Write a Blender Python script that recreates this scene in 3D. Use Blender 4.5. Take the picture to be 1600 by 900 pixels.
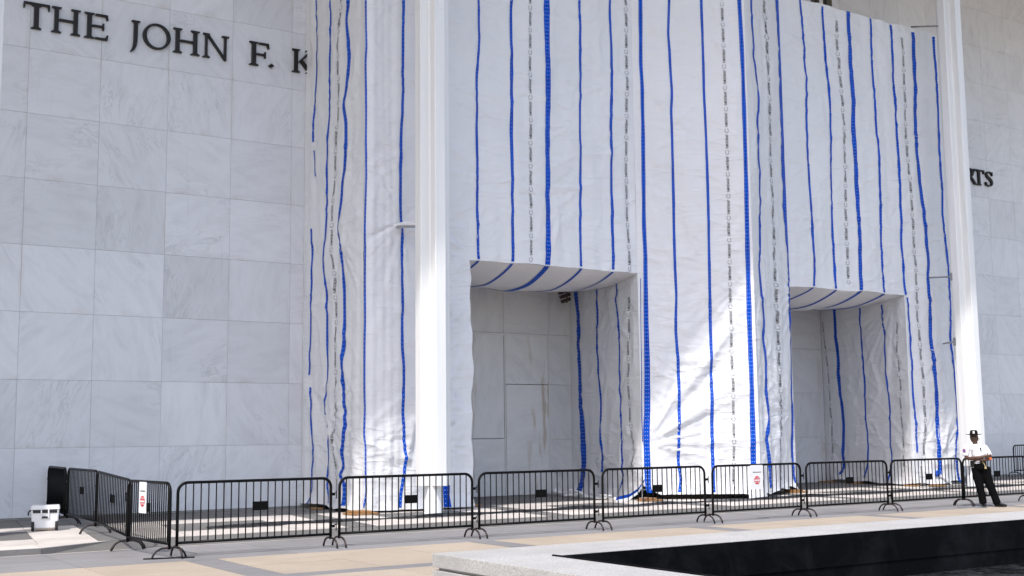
import bpy, bmesh, math, random
import numpy as np
from mathutils import Vector, Matrix
random.seed(7)
S = bpy.context.scene
COL = S.collection
for o in list(bpy.data.objects): bpy.data.objects.remove(o)

# ------------------------------------------------------------------ camera
FPX, YAW, PIT, ROL, HC = 1900.11, 0.584589, 0.120426, -0.011153, 1.80
cyw, syw, cp, sp, cr, sr = math.cos(YAW), math.sin(YAW), math.cos(PIT), math.sin(PIT), math.cos(ROL), math.sin(ROL)
fw = np.array([syw*cp, cyw*cp, sp]); rt = np.array([cyw, -syw, 0.0]); up = np.cross(rt, fw)
rt2 = cr*rt + sr*up; up2 = -sr*rt + cr*up
CP = np.array([0, 0, HC])
cam = bpy.data.cameras.new('camera'); camo = bpy.data.objects.new('camera', cam); COL.objects.link(camo)
cam.sensor_width = 36; cam.lens = 36*FPX/1600; cam.clip_end = 5000; cam.clip_start = 0.1
camo.matrix_world = Matrix(((rt2[0], up2[0], -fw[0], 0), (rt2[1], up2[1], -fw[1], 0), (rt2[2], up2[2], -fw[2], HC), (0, 0, 0, 1)))
S.camera = camo
S.render.resolution_x = 1024; S.render.resolution_y = 576

# ------------------------------------------------------------------ light
SX, SY = 0.55, 0.40                       # shadow shift per metre of height
elev = math.atan2(1, math.hypot(SX, SY)); azim = math.atan2(-SX, -SY)
W = bpy.data.worlds.new('World'); S.world = W; W.use_nodes = True
nt = W.node_tree; nt.nodes.clear()
sk = nt.nodes.new('ShaderNodeTexSky'); sk.sky_type = 'NISHITA'; sk.sun_disc = False
sk.sun_elevation = elev; sk.sun_rotation = azim; sk.air_density = 1.0; sk.dust_density = 2.4; sk.ozone_density = 1.0
bg = nt.nodes.new('ShaderNodeBackground'); bg.inputs[1].default_value = 0.15
wo = nt.nodes.new('ShaderNodeOutputWorld'); nt.links.new(sk.outputs[0], bg.inputs[0]); nt.links.new(bg.outputs[0], wo.inputs[0])
sl = bpy.data.lights.new('sun', 'SUN'); sl.energy = 2.0; sl.angle = math.radians(1.4); sl.color = (1.0, 0.96, 0.91)
so = bpy.data.objects.new('sun', sl); COL.objects.link(so)
so.rotation_euler = Vector((SX, SY, -1)).to_track_quat('-Z', 'Y').to_euler(); so.location = (-10, -5, 40)
S.view_settings.view_transform = 'Standard'; S.view_settings.look = 'None'; S.view_settings.gamma = 1
S.view_settings.exposure = 0.82; S.view_settings.use_curve_mapping = False

# ------------------------------------------------------------------ picture point -> place on a given real plane
def ray(x, y):
    return rt2*((x-800)/FPX) - up2*((y-450)/FPX) + fw
def onY(x, y, Y): d = ray(x, y); return CP + d*(Y/d[1])
def onZ(x, y, Z=0.0): d = ray(x, y); return CP + d*((Z-HC)/d[2])
def onSeg(x, y, A, B):
    """(s, z) on the upright plane through plan points A and B"""
    d = ray(x, y); a = np.array(A, float); b = np.array(B, float); u = (b-a)/np.linalg.norm(b-a); n = np.array([u[1], -u[0]])
    t = (n @ a)/(n @ d[:2]); p = CP + d*t
    return float((p[:2]-a) @ u), float(p[2])

# ------------------------------------------------------------------ plan of the place
ZF = 0.10                                  # portico floor
YW = 28.2                                  # marble wall face
YF = 24.8                                  # front of the wrapped scaffold
YR = 29.17                                 # back wall of the recessed entrances
YC = 23.6                                  # column line
XL, XP1, XJ1, XC, XP2, XJ2, XR = 12.36, 15.2, 20.4, 22.98, 26.06, 31.15, 33.6
YB = 23.12                                 # ridge of the wrap round the middle column
ZH = 6.02; ZT = 14.82
SKEW = 0.2

# ------------------------------------------------------------------ materials
def mat(name, col=(.5, .5, .5), rough=.6, metal=0.0, spec=.5):
    m = bpy.data.materials.new(name); m.use_nodes = True
    b = m.node_tree.nodes['Principled BSDF']
    b.inputs['Base Color'].default_value = (*col, 1); b.inputs['Roughness'].default_value = rough; b.inputs['Metallic'].default_value = metal
    b.inputs['Specular IOR Level'].default_value = spec
    return m
def N(m, t, **k):
    n = m.node_tree.nodes.new(t)
    for a, v in k.items():
        if a.startswith('i_'):
            key = a[2:]; key = int(key) if key.isdigit() else key.replace('_', ' ')
            n.inputs[key].default_value = v
        else: setattr(n, a, v)
    return n
def Lk(m, a, b): m.node_tree.links.new(a, b)
def bsdf(m): return m.node_tree.nodes['Principled BSDF']
def ramp(m, fac, stops):
    r = N(m, 'ShaderNodeValToRGB'); cr_ = r.color_ramp
    while len(cr_.elements) < len(stops): cr_.elements.new(0.5)
    for e, (p, c) in zip(cr_.elements, stops):
        e.position = p; e.color = (*c, 1) if len(c) == 3 else c
    Lk(m, fac, r.inputs[0]); return r
def mixc(m, a, b, fac, mode='MIX'):
    x = N(m, 'ShaderNodeMix', data_type='RGBA', blend_type=mode)
    for s, v in ((6, a), (7, b), (0, fac)):
        if hasattr(v, 'is_output'): Lk(m, v, x.inputs[s])
        else: x.inputs[s].default_value = v if s == 0 else (*v, 1)
    return x.outputs[2]
def noise(m, vec, scale, detail=4, rough=.55, dist=0.0):
    n = N(m, 'ShaderNodeTexNoise'); n.inputs['Scale'].default_value = scale; n.inputs['Detail'].default_value = detail
    n.inputs['Roughness'].default_value = rough; n.inputs['Distortion'].default_value = dist
    if vec is not None: Lk(m, vec, n.inputs['Vector'])
    return n.outputs[0]
def math_(m, op, a, b=None, c=None):
    n = N(m, 'ShaderNodeMath', operation=op)
    for i, v in enumerate((a, b, c)):
        if v is None: continue
        if hasattr(v, 'is_output'): Lk(m, v, n.inputs[i])
        else: n.inputs[i].default_value = v
    return n.outputs[0]
def bump(m, h, strength=.2, dist=.02):
    b = N(m, 'ShaderNodeBump'); b.inputs['Strength'].default_value = strength; b.inputs['Distance'].default_value = dist
    Lk(m, h, b.inputs['Height']); Lk(m, b.outputs[0], bsdf(m).inputs['Normal'])
def worldpos(m): return N(m, 'ShaderNodeNewGeometry').outputs['Position']
def tone(m): return N(m, 'ShaderNodeAttribute', attribute_type='OBJECT', attribute_name='tone').outputs['Fac']
def vadd(m, a, b, op='ADD'):
    n = N(m, 'ShaderNodeVectorMath', operation=op); Lk(m, a, n.inputs[0])
    if hasattr(b, 'is_output'): Lk(m, b, n.inputs[1])
    else: n.inputs[1].default_value = b
    return n.outputs[0]
def vscale(m, a, s):
    n = N(m, 'ShaderNodeVectorMath', operation='SCALE'); Lk(m, a, n.inputs[0])
    if hasattr(s, 'is_output'): Lk(m, s, n.inputs['Scale'])
    else: n.inputs['Scale'].default_value = s
    return n.outputs[0]

def marble_mat(name, base, stain=True, vein=.5):
    m = mat(name, base, .42, 0, .4); b = bsdf(m)
    rnd = N(m, 'ShaderNodeObjectInfo').outputs['Random']
    off = N(m, 'ShaderNodeCombineXYZ'); Lk(m, math_(m, 'MULTIPLY', rnd, 37.0), off.inputs[0]); Lk(m, math_(m, 'MULTIPLY', rnd, 91.0), off.inputs[2])
    rot = N(m, 'ShaderNodeVectorRotate', rotation_type='Y_AXIS'); Lk(m, worldpos(m), rot.inputs[0])
    Lk(m, math_(m, 'MULTIPLY', rnd, 6.28), rot.inputs['Angle'])
    p = vadd(m, rot.outputs[0], off.outputs[0])
    st = N(m, 'ShaderNodeMapping'); Lk(m, p, st.inputs[0]); st.inputs['Scale'].default_value = (1, 1, 3.2)
    cloud = noise(m, st.outputs[0], 1.1, 6, .6, .6)
    grain = noise(m, st.outputs[0], 7, 5, .65, .4)
    n1 = noise(m, st.outputs[0], .9, 5, .6, 1.6)
    v = math_(m, 'ABSOLUTE', math_(m, 'SUBTRACT', n1, .5))
    veins = ramp(m, v, [(0, (1, 1, 1)), (.016, (.25, .25, .25)), (.05, (0, 0, 0))]).outputs[0]
    msk = ramp(m, noise(m, p, .7, 2), [(.48, (0, 0, 0)), (.68, (1, 1, 1))]).outputs[0]
    vv = math_(m, 'MULTIPLY', math_(m, 'MULTIPLY', veins, msk), vein)
    c = ramp(m, cloud, [(.25, tuple(x*.86 for x in base)), (.5, base), (.75, tuple(min(1, x*1.07) for x in base))]).outputs[0]
    c = mixc(m, c, tuple(x*f for x, f in zip(base, (.80, .83, .86))), math_(m, 'MULTIPLY', grain, .42))
    c = mixc(m, c, tuple(x*.52 for x in base), vv)
    if stain:
        tc = N(m, 'ShaderNodeTexCoord').outputs['Object']
        sx = N(m, 'ShaderNodeSeparateXYZ'); Lk(m, tc, sx.inputs[0])
        ed = math_(m, 'SUBTRACT', math_(m, 'ABSOLUTE', sx.outputs[0]), .70)
        ed = math_(m, 'MAXIMUM', math_(m, 'MULTIPLY', ed, 10.0), 0.0)
        mp = N(m, 'ShaderNodeMapping'); Lk(m, worldpos(m), mp.inputs[0]); mp.inputs['Scale'].default_value = (5, 1, .55)
        sn = ramp(m, noise(m, mp.outputs[0], 1.0, 5, .65), [(.52, (0, 0, 0)), (.72, (1, 1, 1))]).outputs[0]
        c = mixc(m, c, (.50, .44, .37), math_(m, 'MULTIPLY', math_(m, 'MULTIPLY', ed, sn), .55))
        bt = math_(m, 'MAXIMUM', math_(m, 'MULTIPLY', math_(m, 'SUBTRACT', math_(m, 'MULTIPLY', sx.outputs[2], -1.0), .58), 7.0), 0.0)
        c = mixc(m, c, (.47, .42, .36), math_(m, 'MULTIPLY', math_(m, 'MULTIPLY', bt, ramp(m, noise(m, p, 1.3, 5), [(.56, (0, 0, 0)), (.74, (1, 1, 1))]).outputs[0]), .45))
        drip = N(m, 'ShaderNodeMapping'); Lk(m, worldpos(m), drip.inputs[0]); drip.inputs['Scale'].default_value = (7, 1, .35)
        c = mixc(m, c, (.44, .45, .46), math_(m, 'MULTIPLY', ramp(m, noise(m, drip.outputs[0], 1.0, 6, .7), [(.6, (0, 0, 0)), (.78, (1, 1, 1))]).outputs[0], .35))
    t = N(m, 'ShaderNodeCombineColor'); 
    for i in range(3): Lk(m, tone(m), t.inputs[i])
    c = mixc(m, c, t.outputs[0], 1.0, 'MULTIPLY')
    Lk(m, c, b.inputs['Base Color'])
    bump(m, grain, .12, .004)
    return m
def stone_mat(name, base, scale=60, var=.25, blotch=.15, rough=.8, use_tone=True, bumps=.25):
    m = mat(name, base, rough, 0, .3); p = worldpos(m)
    f = noise(m, p, scale, 3, .7); g = noise(m, p, .8, 6, .65, .3)
    c = ramp(m, f, [(.3, tuple(x*(1-var) for x in base)), (.7, tuple(min(1, x*(1+var)) for x in base))]).outputs[0]
    c = mixc(m, c, tuple(x*(1-2.2*blotch) for x in base), ramp(m, g, [(.42, (0, 0, 0)), (.72, (1, 1, 1))]).outputs[0])
    h = noise(m, p, 4.5, 5, .7)
    c = mixc(m, c, tuple(x*.72 for x in base), math_(m, 'MULTIPLY', ramp(m, h, [(.58, (0, 0, 0)), (.72, (1, 1, 1))]).outputs[0], .45))
    vo = N(m, 'ShaderNodeTexVoronoi'); Lk(m, p, vo.inputs['Vector']); vo.inputs['Scale'].default_value = 1.7
    gum = ramp(m, vo.outputs['Distance'], [(.035, (1, 1, 1)), (.05, (0, 0, 0))]).outputs[0]
    c = mixc(m, c, tuple(x*.5 for x in base), math_(m, 'MULTIPLY', gum, .6))
    stk = N(m, 'ShaderNodeMapping'); Lk(m, p, stk.inputs[0]); stk.inputs['Scale'].default_value = (.35, 1.6, 1); stk.inputs['Rotation'].default_value = (0, 0, .25)
    c = mixc(m, c, tuple(x*.78 for x in base), math_(m, 'MULTIPLY', ramp(m, noise(m, stk.outputs[0], 1.3, 6, .7, .5), [(.52, (0, 0, 0)), (.7, (1, 1, 1))]).outputs[0], .5))
    if use_tone:
        t = N(m, 'ShaderNodeCombineColor')
        for i in range(3): Lk(m, tone(m), t.inputs[i])
        c = mixc(m, c, t.outputs[0], 1.0, 'MULTIPLY')
    Lk(m, c, bsdf(m).inputs['Base Color']); bump(m, f, bumps, .004)
    return m

M = {}
M['marble'] = marble_mat('marble', (.70, .705, .73))
M['door_stone'] = marble_mat('door_stone', (.72, .71, .70), True, .35)
M['joint'] = mat('joint', (.47, .45, .42), .9)
M['bronze'] = mat('bronze', (.022, .018, .016), .42, .6)
M['beige'] = stone_mat('beige', (.42, .355, .285), 45, .22, .06)
M['bluegrey'] = stone_mat('bluegrey', (.25, .245, .25), 60, .14, .08)
M['darkgrey'] = stone_mat('darkgrey', (.17, .165, .16), 50, .15, .1)
M['white_stone'] = stone_mat('white_stone', (.62, .57, .53), 40, .10, .10)
M['granite'] = stone_mat('granite', (.44, .432, .42), 55, .42, .08, .75, False, .5)
M['bed'] = mat('bed', (.16, .15, .14), .95)
M['plaster'] = mat('plaster', (.72, .71, .69), .85)
M['col_white'] = mat('col_white', (.80, .80, .80), .38)
def colpaint(m):
    p = worldpos(m); mp = N(m, 'ShaderNodeMapping'); Lk(m, p, mp.inputs[0]); mp.inputs['Scale'].default_value = (6, 6, .3)
    Lk(m, ramp(m, noise(m, mp.outputs[0], 1, 5), [(.3, (.74, .74, .74)), (.7, (.83, .83, .82))]).outputs[0], bsdf(m).inputs['Base Color'])
colpaint(M['col_white'])
def tarp_mat():
    m = mat('tarp', (.70, .70, .70), .42, 0, .45); p = worldpos(m)
    mp = N(m, 'ShaderNodeMapping'); Lk(m, p, mp.inputs[0]); mp.inputs['Rotation'].default_value = (0, .55, 0); mp.inputs['Scale'].default_value = (1.0, 1.0, 2.6)
    a = noise(m, mp.outputs[0], 1.5, 2, .45, .9)
    mp2 = N(m, 'ShaderNodeMapping'); Lk(m, p, mp2.inputs[0]); mp2.inputs['Rotation'].default_value = (0, -.8, 0); mp2.inputs['Scale'].default_value = (1.0, 1.0, 3.0)
    b = noise(m, mp2.outputs[0], 2.6, 2, .45, 1.2)
    v = N(m, 'ShaderNodeTexVoronoi', feature='DISTANCE_TO_EDGE'); Lk(m, mp.outputs[0], v.inputs['Vector']); v.inputs['Scale'].default_value = 1.1
    crease = ramp(m, v.outputs['Distance'], [(0, (0, 0, 0)), (.05, (.8, .8, .8)), (.2, (1, 1, 1))]).outputs[0]
    mp3 = N(m, 'ShaderNodeMapping'); Lk(m, p, mp3.inputs[0]); mp3.inputs['Rotation'].default_value = (0, -.7, 0); mp3.inputs['Scale'].default_value = (.7, .7, 2.4)
    mp4 = N(m, 'ShaderNodeMapping'); Lk(m, p, mp4.inputs[0]); mp4.inputs['Rotation'].default_value = (0, .95, 0); mp4.inputs['Scale'].default_value = (.6, .6, 2.0)
    def ridge(vec, sc, dist):
        q = math_(m, 'ABSOLUTE', math_(m, 'SUBTRACT', noise(m, vec, sc, 2, .5, dist), .5))
        return ramp(m, q, [(0, (1, 1, 1)), (.02, (.55, .55, .55)), (.09, (0, 0, 0))]).outputs[0]
    msk = ramp(m, noise(m, p, .45, 2), [(.42, (0, 0, 0)), (.6, (1, 1, 1))]).outputs[0]
    r1 = math_(m, 'MULTIPLY', ridge(mp3.outputs[0], .8, .5), msk); r2 = ridge(mp4.outputs[0], 1.1, .6)
    h = math_(m, 'ADD', math_(m, 'ADD', math_(m, 'MULTIPLY', a, .32), math_(m, 'MULTIPLY', b, .14)), math_(m, 'MULTIPLY', crease, .06))
    h = math_(m, 'ADD', h, math_(m, 'ADD', math_(m, 'MULTIPLY', r1, .42), math_(m, 'MULTIPLY', r2, .24)))
    bump(m, h, .5, .06)
    c = ramp(m, noise(m, p, .5, 5, .6), [(.3, (.715, .715, .735)), (.7, (.765, .765, .785))]).outputs[0]
    d = ramp(m, noise(m, p, 2.3, 6, .7), [(.6, (0, 0, 0)), (.8, (1, 1, 1))]).outputs[0]
    Lk(m, mixc(m, c, (.64, .63, .61), math_(m, 'MULTIPLY', d, .5)), bsdf(m).inputs['Base Color'])
    return m
M['tarp'] = tarp_mat()
def band_mat():
    m = mat('blue_band', (.012, .07, .45), .55, 0, .08)
    uv = N(m, 'ShaderNodeUVMap').outputs[0]
    s = N(m, 'ShaderNodeSeparateXYZ'); Lk(m, uv, s.inputs[0])
    fx = math_(m, 'SUBTRACT', math_(m, 'FRACT', math_(m, 'MULTIPLY', s.outputs[0], 1/.062)), .5)
    fy = math_(m, 'SUBTRACT', math_(m, 'FRACT', math_(m, 'MULTIPLY', s.outputs[1], 1/.10)), .5)
    dx = math_(m, 'MULTIPLY', fx, .062); dy = math_(m, 'MULTIPLY', fy, .10)
    d = math_(m, 'SQRT', math_(m, 'ADD', math_(m, 'MULTIPLY', dx, dx), math_(m, 'MULTIPLY', dy, dy)))
    dot = math_(m, 'LESS_THAN', d, .0085)
    nb = noise(m, worldpos(m), 3, 4)
    c = ramp(m, nb, [(.3, (.002, .055, .40)), (.7, (.003, .085, .56))]).outputs[0]
    Lk(m, mixc(m, c, (.72, .75, .8), dot), bsdf(m).inputs['Base Color'])
    return m
M['band'] = band_mat()
M['ink'] = mat('ink', (.03, .03, .035), .7)
M['black'] = mat('black_paint', (.004, .004, .005), .4, 0, .12)
def worn(m):
    n = noise(m, worldpos(m), 9, 5, .7)
    Lk(m, ramp(m, n, [(.62, (.0045, .0045, .005)), (.72, (.012, .012, .013)), (.82, (.03, .02, .016))]).outputs[0], bsdf(m).inputs['Base Color'])
worn(M['black'])
M['foot_rust'] = mat('foot_rust', (.03, .024, .022), .5)
n_ = noise(M['foot_rust'], worldpos(M['foot_rust']), 12, 5, .7)
Lk(M['foot_rust'], ramp(M['foot_rust'], n_, [(.45, (.006, .006, .007)), (.7, (.06, .03, .022))]).outputs[0], bsdf(M['foot_rust']).inputs['Base Color'])
M['plate'] = mat('plate', (.003, .003, .003), .7, 0, .1)
def wood(name, base):
    m = mat(name, base, .75); p = worldpos(m); mp = N(m, 'ShaderNodeMapping'); Lk(m, p, mp.inputs[0]); mp.inputs['Scale'].default_value = (2, 9, 9)
    Lk(m, ramp(m, noise(m, mp.outputs[0], 3, 5, .7), [(.3, tuple(x*.55 for x in base)), (.7, base)]).outputs[0], bsdf(m).inputs['Base Color'])
    return m
M['wood'] = wood('sill_wood', (.42, .22, .085)); M['beam'] = wood('dark_beam', (.09, .055, .035))
M['steel'] = mat('galvanised', (.35, .35, .36), .45, .7)
M['membrane'] = mat('membrane', (.004, .004, .005), .55, 0, .18)
def memb(m):
    p = worldpos(m); a = noise(m, p, 3.5, 6, .65, .8); bump(m, a, .7, .06)
    Lk(m, ramp(m, noise(m, p, 7, 5, .7), [(.45, (.004, .004, .005)), (.68, (.045, .046, .05))]).outputs[0], bsdf(m).inputs['Base Color'])  # pale blotches in the base colour are painted-in wet highlights
    Lk(m, ramp(m, noise(m, p, 1.5, 4), [(.4, (.16, .16, .16)), (.6, (.45, .45, .45))]).outputs[0], bsdf(m).inputs['Roughness'])
memb(M['membrane']); bsdf(M['membrane']).inputs['Specular IOR Level'].default_value = .5
M['pool_black'] = mat('pool_black', (.0028, .003, .0042), .75, 0, .08); Lk(M['pool_black'], ramp(M['pool_black'], noise(M['pool_black'], worldpos(M['pool_black']), 1.6, 6, .7, .5), [(.45, (.002, .002, .003)), (.75, (.012, .012, .014))]).outputs[0], bsdf(M['pool_black']).inputs['Base Color'])
M['white_plastic'] = mat('white_plastic', (.78, .78, .78), .4)
M['rubber'] = mat('rubber', (.02, .02, .02), .8)
M['cooler_dark'] = mat('cooler_dark', (.012, .012, .016), .6)
M['paper'] = mat('paper', (.74, .74, .75), .7)
M['red'] = mat('red', (.55, .02, .035), .6); M['yellow'] = mat('yellow', (.75, .55, .06), .6)
M['skin'] = mat('skin', (.095, .045, .028), .5); M['shirt'] = mat('shirt', (.78, .78, .80), .8)
M['trousers'] = mat('trousers', (.0035, .0035, .004), .9, 0, .08); M['hat'] = mat('hat', (.010, .006, .0055), .8, 0, .15)
M['leather'] = mat('leather', (.005, .005, .006), .35, 0, .3); M['gold'] = mat('gold', (.55, .45, .22), .4, .5)
M['patch'] = mat('patch', (.32, .08, .20), .8); M['patch_blue'] = mat('patch_blue', (.10, .12, .40), .8); M['orange'] = mat('orange', (.62, .13, .03), .7)
M['lens'] = mat('lens', (.004, .004, .005), .12); M['brown_metal'] = mat('brown_metal', (.06, .035, .03), .5, .2)
M['glass_dark'] = mat('glass_dark', (.010, .011, .012), .1, 0, .5); M['frame_bronze'] = mat('frame_bronze', (.09, .08, .06), .4, .5)

# ------------------------------------------------------------------ mesh helpers
def tag(o, label=None, cat=None, group=None, kind=None):
    if label: o['label'] = label
    if cat: o['category'] = cat
    if group: o['group'] = group
    if kind: o['kind'] = kind
    return o
def link(name, me, material=None, parent=None):
    o = bpy.data.objects.new(name, me); COL.objects.link(o)
    if material is not None and me is not None and not me.materials: me.materials.append(material)
    if parent: o.parent = parent
    return o
def pyobj(name, V, F, material, parent=None, smooth=False, uv=None):
    me = bpy.data.meshes.new(name); me.from_pydata([tuple(map(float, v)) for v in V], [], [tuple(map(int, f)) for f in F]); me.update()
    if smooth: me.polygons.foreach_set('use_smooth', [True]*len(me.polygons))
    if uv is not None:
        l = me.uv_layers.new(name='UVMap'); idx = np.zeros(len(me.loops), int); me.loops.foreach_get('vertex_index', idx)
        l.data.foreach_set('uv', np.asarray(uv, float)[idx].ravel())
    return link(name, me, material, parent)
def empty(name, loc=(0, 0, 0), rz=0.0):
    o = bpy.data.objects.new(name, None); COL.objects.link(o); o.location = loc; o.rotation_euler = (0, 0, rz); o.empty_display_size = .1
    return o
class MB:
    def __init__(s): s.v = []; s.f = []
    def add(s, V, F):
        b = len(s.v); s.v += [tuple(map(float, v)) for v in V]; s.f += [tuple(b+i for i in f) for f in F]; return s
    def box(s, x0, x1, y0, y1, z0, z1):
        return s.add([(x0,y0,z0),(x1,y0,z0),(x1,y1,z0),(x0,y1,z0),(x0,y0,z1),(x1,y0,z1),(x1,y1,z1),(x0,y1,z1)],
                     [(0,3,2,1),(4,5,6,7),(0,1,5,4),(1,2,6,5),(2,3,7,6),(3,0,4,7)])
    def bbox(s, x0, x1, y0, y1, z0, z1, b=.01):
        bm = bmesh.new(); bmesh.ops.create_cube(bm, size=1)
        for v in bm.verts: v.co = Vector(((x0+x1)/2+v.co.x*(x1-x0), (y0+y1)/2+v.co.y*(y1-y0), (z0+z1)/2+v.co.z*(z1-z0)))
        bmesh.ops.bevel(bm, geom=list(bm.edges), offset=b, segments=2, affect='EDGES', profile=.6)
        bm.verts.index_update(); s.add([v.co[:] for v in bm.verts], [[v.index for v in f.verts] for f in bm.faces]); bm.free(); return s
    def prism(s, poly, z0, z1, axis='z'):
        n = len(poly)
        def P(a, b, h):
            return (a, b, h) if axis == 'z' else ((a, h, b) if axis == 'y' else (h, a, b))
        V = [P(a, b, z0) for a, b in poly] + [P(a, b, z1) for a, b in poly]
        return s.add(V, [tuple(range(n))[::-1], tuple(range(n, 2*n))] + [(i, (i+1) % n, n+(i+1) % n, n+i) for i in range(n)])
    def tube(s, pts, r, n=8, cap=True, ry=None):
        pts = [Vector(p) for p in pts]; k = len(pts); rr = r if hasattr(r, '__len__') else [r]*k
        t0 = (pts[1]-pts[0]).normalized(); ref = Vector((0, 0, 1)) if abs(t0.z) < .9 else Vector((1, 0, 0))
        u = t0.cross(ref).normalized(); V = []
        for i, p in enumerate(pts):
            t = ((pts[min(i+1, k-1)]-p).normalized() + (p-pts[max(i-1, 0)]).normalized())
            t = t.normalized() if t.length > 1e-6 else t0
            u = (u - t*u.dot(t)).normalized(); w = t.cross(u)
            for j in range(n):
                a = 2*math.pi*j/n; V.append(p + u*(math.cos(a)*rr[i]) + w*(math.sin(a)*(rr[i] if ry is None else ry[i])))
        F = [(i*n+j, i*n+(j+1) % n, (i+1)*n+(j+1) % n, (i+1)*n+j) for i in range(k-1) for j in range(n)]
        if cap: F += [tuple(range(n))[::-1], tuple((k-1)*n+j for j in range(n))]
        return s.add(V, F)
    def cyl(s, p0, p1, r, n=16): return s.tube([p0, p1], r, n)
    def build(s, name, material, parent=None, smooth=False):
        o = pyobj(name, s.v, s.f, material, parent, smooth)
        return o
def smooth_angle(o, a=40):
    me = o.data; bm = bmesh.new(); bm.from_mesh(me)
    for f in bm.faces: f.smooth = True
    for e in bm.edges:
        if len(e.link_faces) == 2 and e.calc_face_angle(0) > math.radians(a): e.smooth = False
    bm.normal_update(); bm.to_mesh(me); bm.free(); return o
def copy_tree(o, parent=None):
    c = o.copy(); COL.objects.link(c); c.parent = parent
    for ch in o.children: copy_tree(ch, c)
    return c

# ------------------------------------------------------------------ smooth noise in numpy
_rs = np.random.RandomState(11); _perm = _rs.permutation(512); _g = _rs.uniform(0, 2*np.pi, 512)
def gn(x, y):
    x = np.asarray(x, float); y = np.asarray(y, float); xi = np.floor(x).astype(int); yi = np.floor(y).astype(int); xf = x-xi; yf = y-yi
    u = xf**3*(xf*(6*xf-15)+10); v = yf**3*(yf*(6*yf-15)+10)
    def d(ix, iy, dx, dy):
        h = _perm[(_perm[(xi+ix) & 511] + yi+iy) & 511]; return np.cos(_g[h])*dx + np.sin(_g[h])*dy
    return ((d(0,0,xf,yf)*(1-u)+d(1,0,xf-1,yf)*u)*(1-v) + (d(0,1,xf,yf-1)*(1-u)+d(1,1,xf-1,yf-1)*u)*v)*1.5
def sstep(a, b, x): t = np.clip((x-a)/(b-a), 0, 1); return t*t*(3-2*t)

# ================================================================== SETTING: ground and paving
g = MB(); g.add([(-1500,-1500,-.06),(1500,-1500,-.06),(1500,1500,-.06),(-1500,1500,-.06)], [(0,1,2,3)])
# the basin hole: build the ground as a ring of sheets round the basin
PX0, PX1, PY0, PY1 = 8.0, 42.0, -2.0, 11.42
def sheet(x0, x1, y0, y1, z): return [(x0,y0,z),(x1,y0,z),(x1,y1,z),(x0,y1,z)]
g = MB()
for q in ((-1500, PX0, -1500, 1500), (PX1, 1500, -1500, 1500), (PX0, PX1, -1500, PY0), (PX0, PX1, PY1, 1500)):
    g.add(sheet(*q, -.06), [(0,1,2,3)])
ground = g.build('ground', stone_mat('ground_stone', (.40, .35, .29), 40, .2, .1, .85, False)); tag(ground, kind='structure')

pav = MB().box(1.0, 46, 12.0, 20.58, -.055, -.035).build('plaza_pavement', M['bed']); tag(pav, kind='structure')
def slab(poly, z, material, parent, t=.03, tonev=None, gap=.006):
    c = np.mean(poly, 0); P = []
    for p in poly:
        d = np.array(p)-c; L = np.abs(d); P.append(tuple(np.array(p) - np.sign(d)*np.minimum(gap, L)))
    P = [(p[0]-c[0], p[1]-c[1]) for p in P]
    o = MB().prism(P, -t, 0).build('paving_slab', material, parent); o.location = (c[0], c[1], z + random.uniform(-.0012, .0012))
    o['tone'] = float(tonev if tonev else random.uniform(.93, 1.05)); return o
def rect(x0, x1, y0, y1, sk=0.0, yref=23.5):
    f = lambda x, y: (x + sk*(y-yref), y)
    return [f(x0,y0), f(x1,y0), f(x1,y1), f(x0,y1)]
PER = 4.92
for k in range(-1, 5):                                            # beige fields between grey strips
    xa = 6.08 + PER*k; w = (PER-.48)/3
    for (y0, y1) in ((15.48, 16.77), (16.77, 18.05)):
        slab(rect(xa, xa+.48, y0, y1), 0, M['bluegrey'], pav, tonev=random.uniform(.85, .95))
        for i in range(3): slab(rect(xa+.48+i*w, xa+.48+(i+1)*w, y0, y1), 0, M['beige'], pav)
    slab(rect(xa, xa+PER/2, 15.08, 15.48), 0, M['bluegrey'], pav, tonev=.92); slab(rect(xa+PER/2, xa+PER, 15.08, 15.48), 0, M['bluegrey'], pav, tonev=.9)
    for (y0, y1) in ((12.5, 13.8), (13.8, 15.08)):
        slab(rect(xa, xa+.48, y0, y1), 0, M['bluegrey'], pav, tonev=.9)
        for i in range(3): slab(rect(xa+.48+i*w, xa+.48+(i+1)*w, y0, y1), 0, M['beige'], pav)
x = 1.3
while x < 46:                                                     # blue grey band along the barricades
    for (y0, y1) in ((18.05, 19.3), (19.3, 20.5)): slab(rect(x, x+1.64, y0, y1), 0, M['bluegrey'], pav)
    slab(rect(x, x+1.64, 20.5, 20.57), .003, M['white_stone'], pav, tonev=.8); x += 1.64
flo = MB().box(-2, 46, 21.25, 29.2, .02, .06).build('portico_floor', M['bed']); tag(flo, kind='structure')
MB().prism([(-2, 20.62), (4.55, 20.62), (5.9, 21.3), (5.9, 21.34), (-2, 21.34)], .015, .058).build('step_bed', M['bed'], flo)
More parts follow.
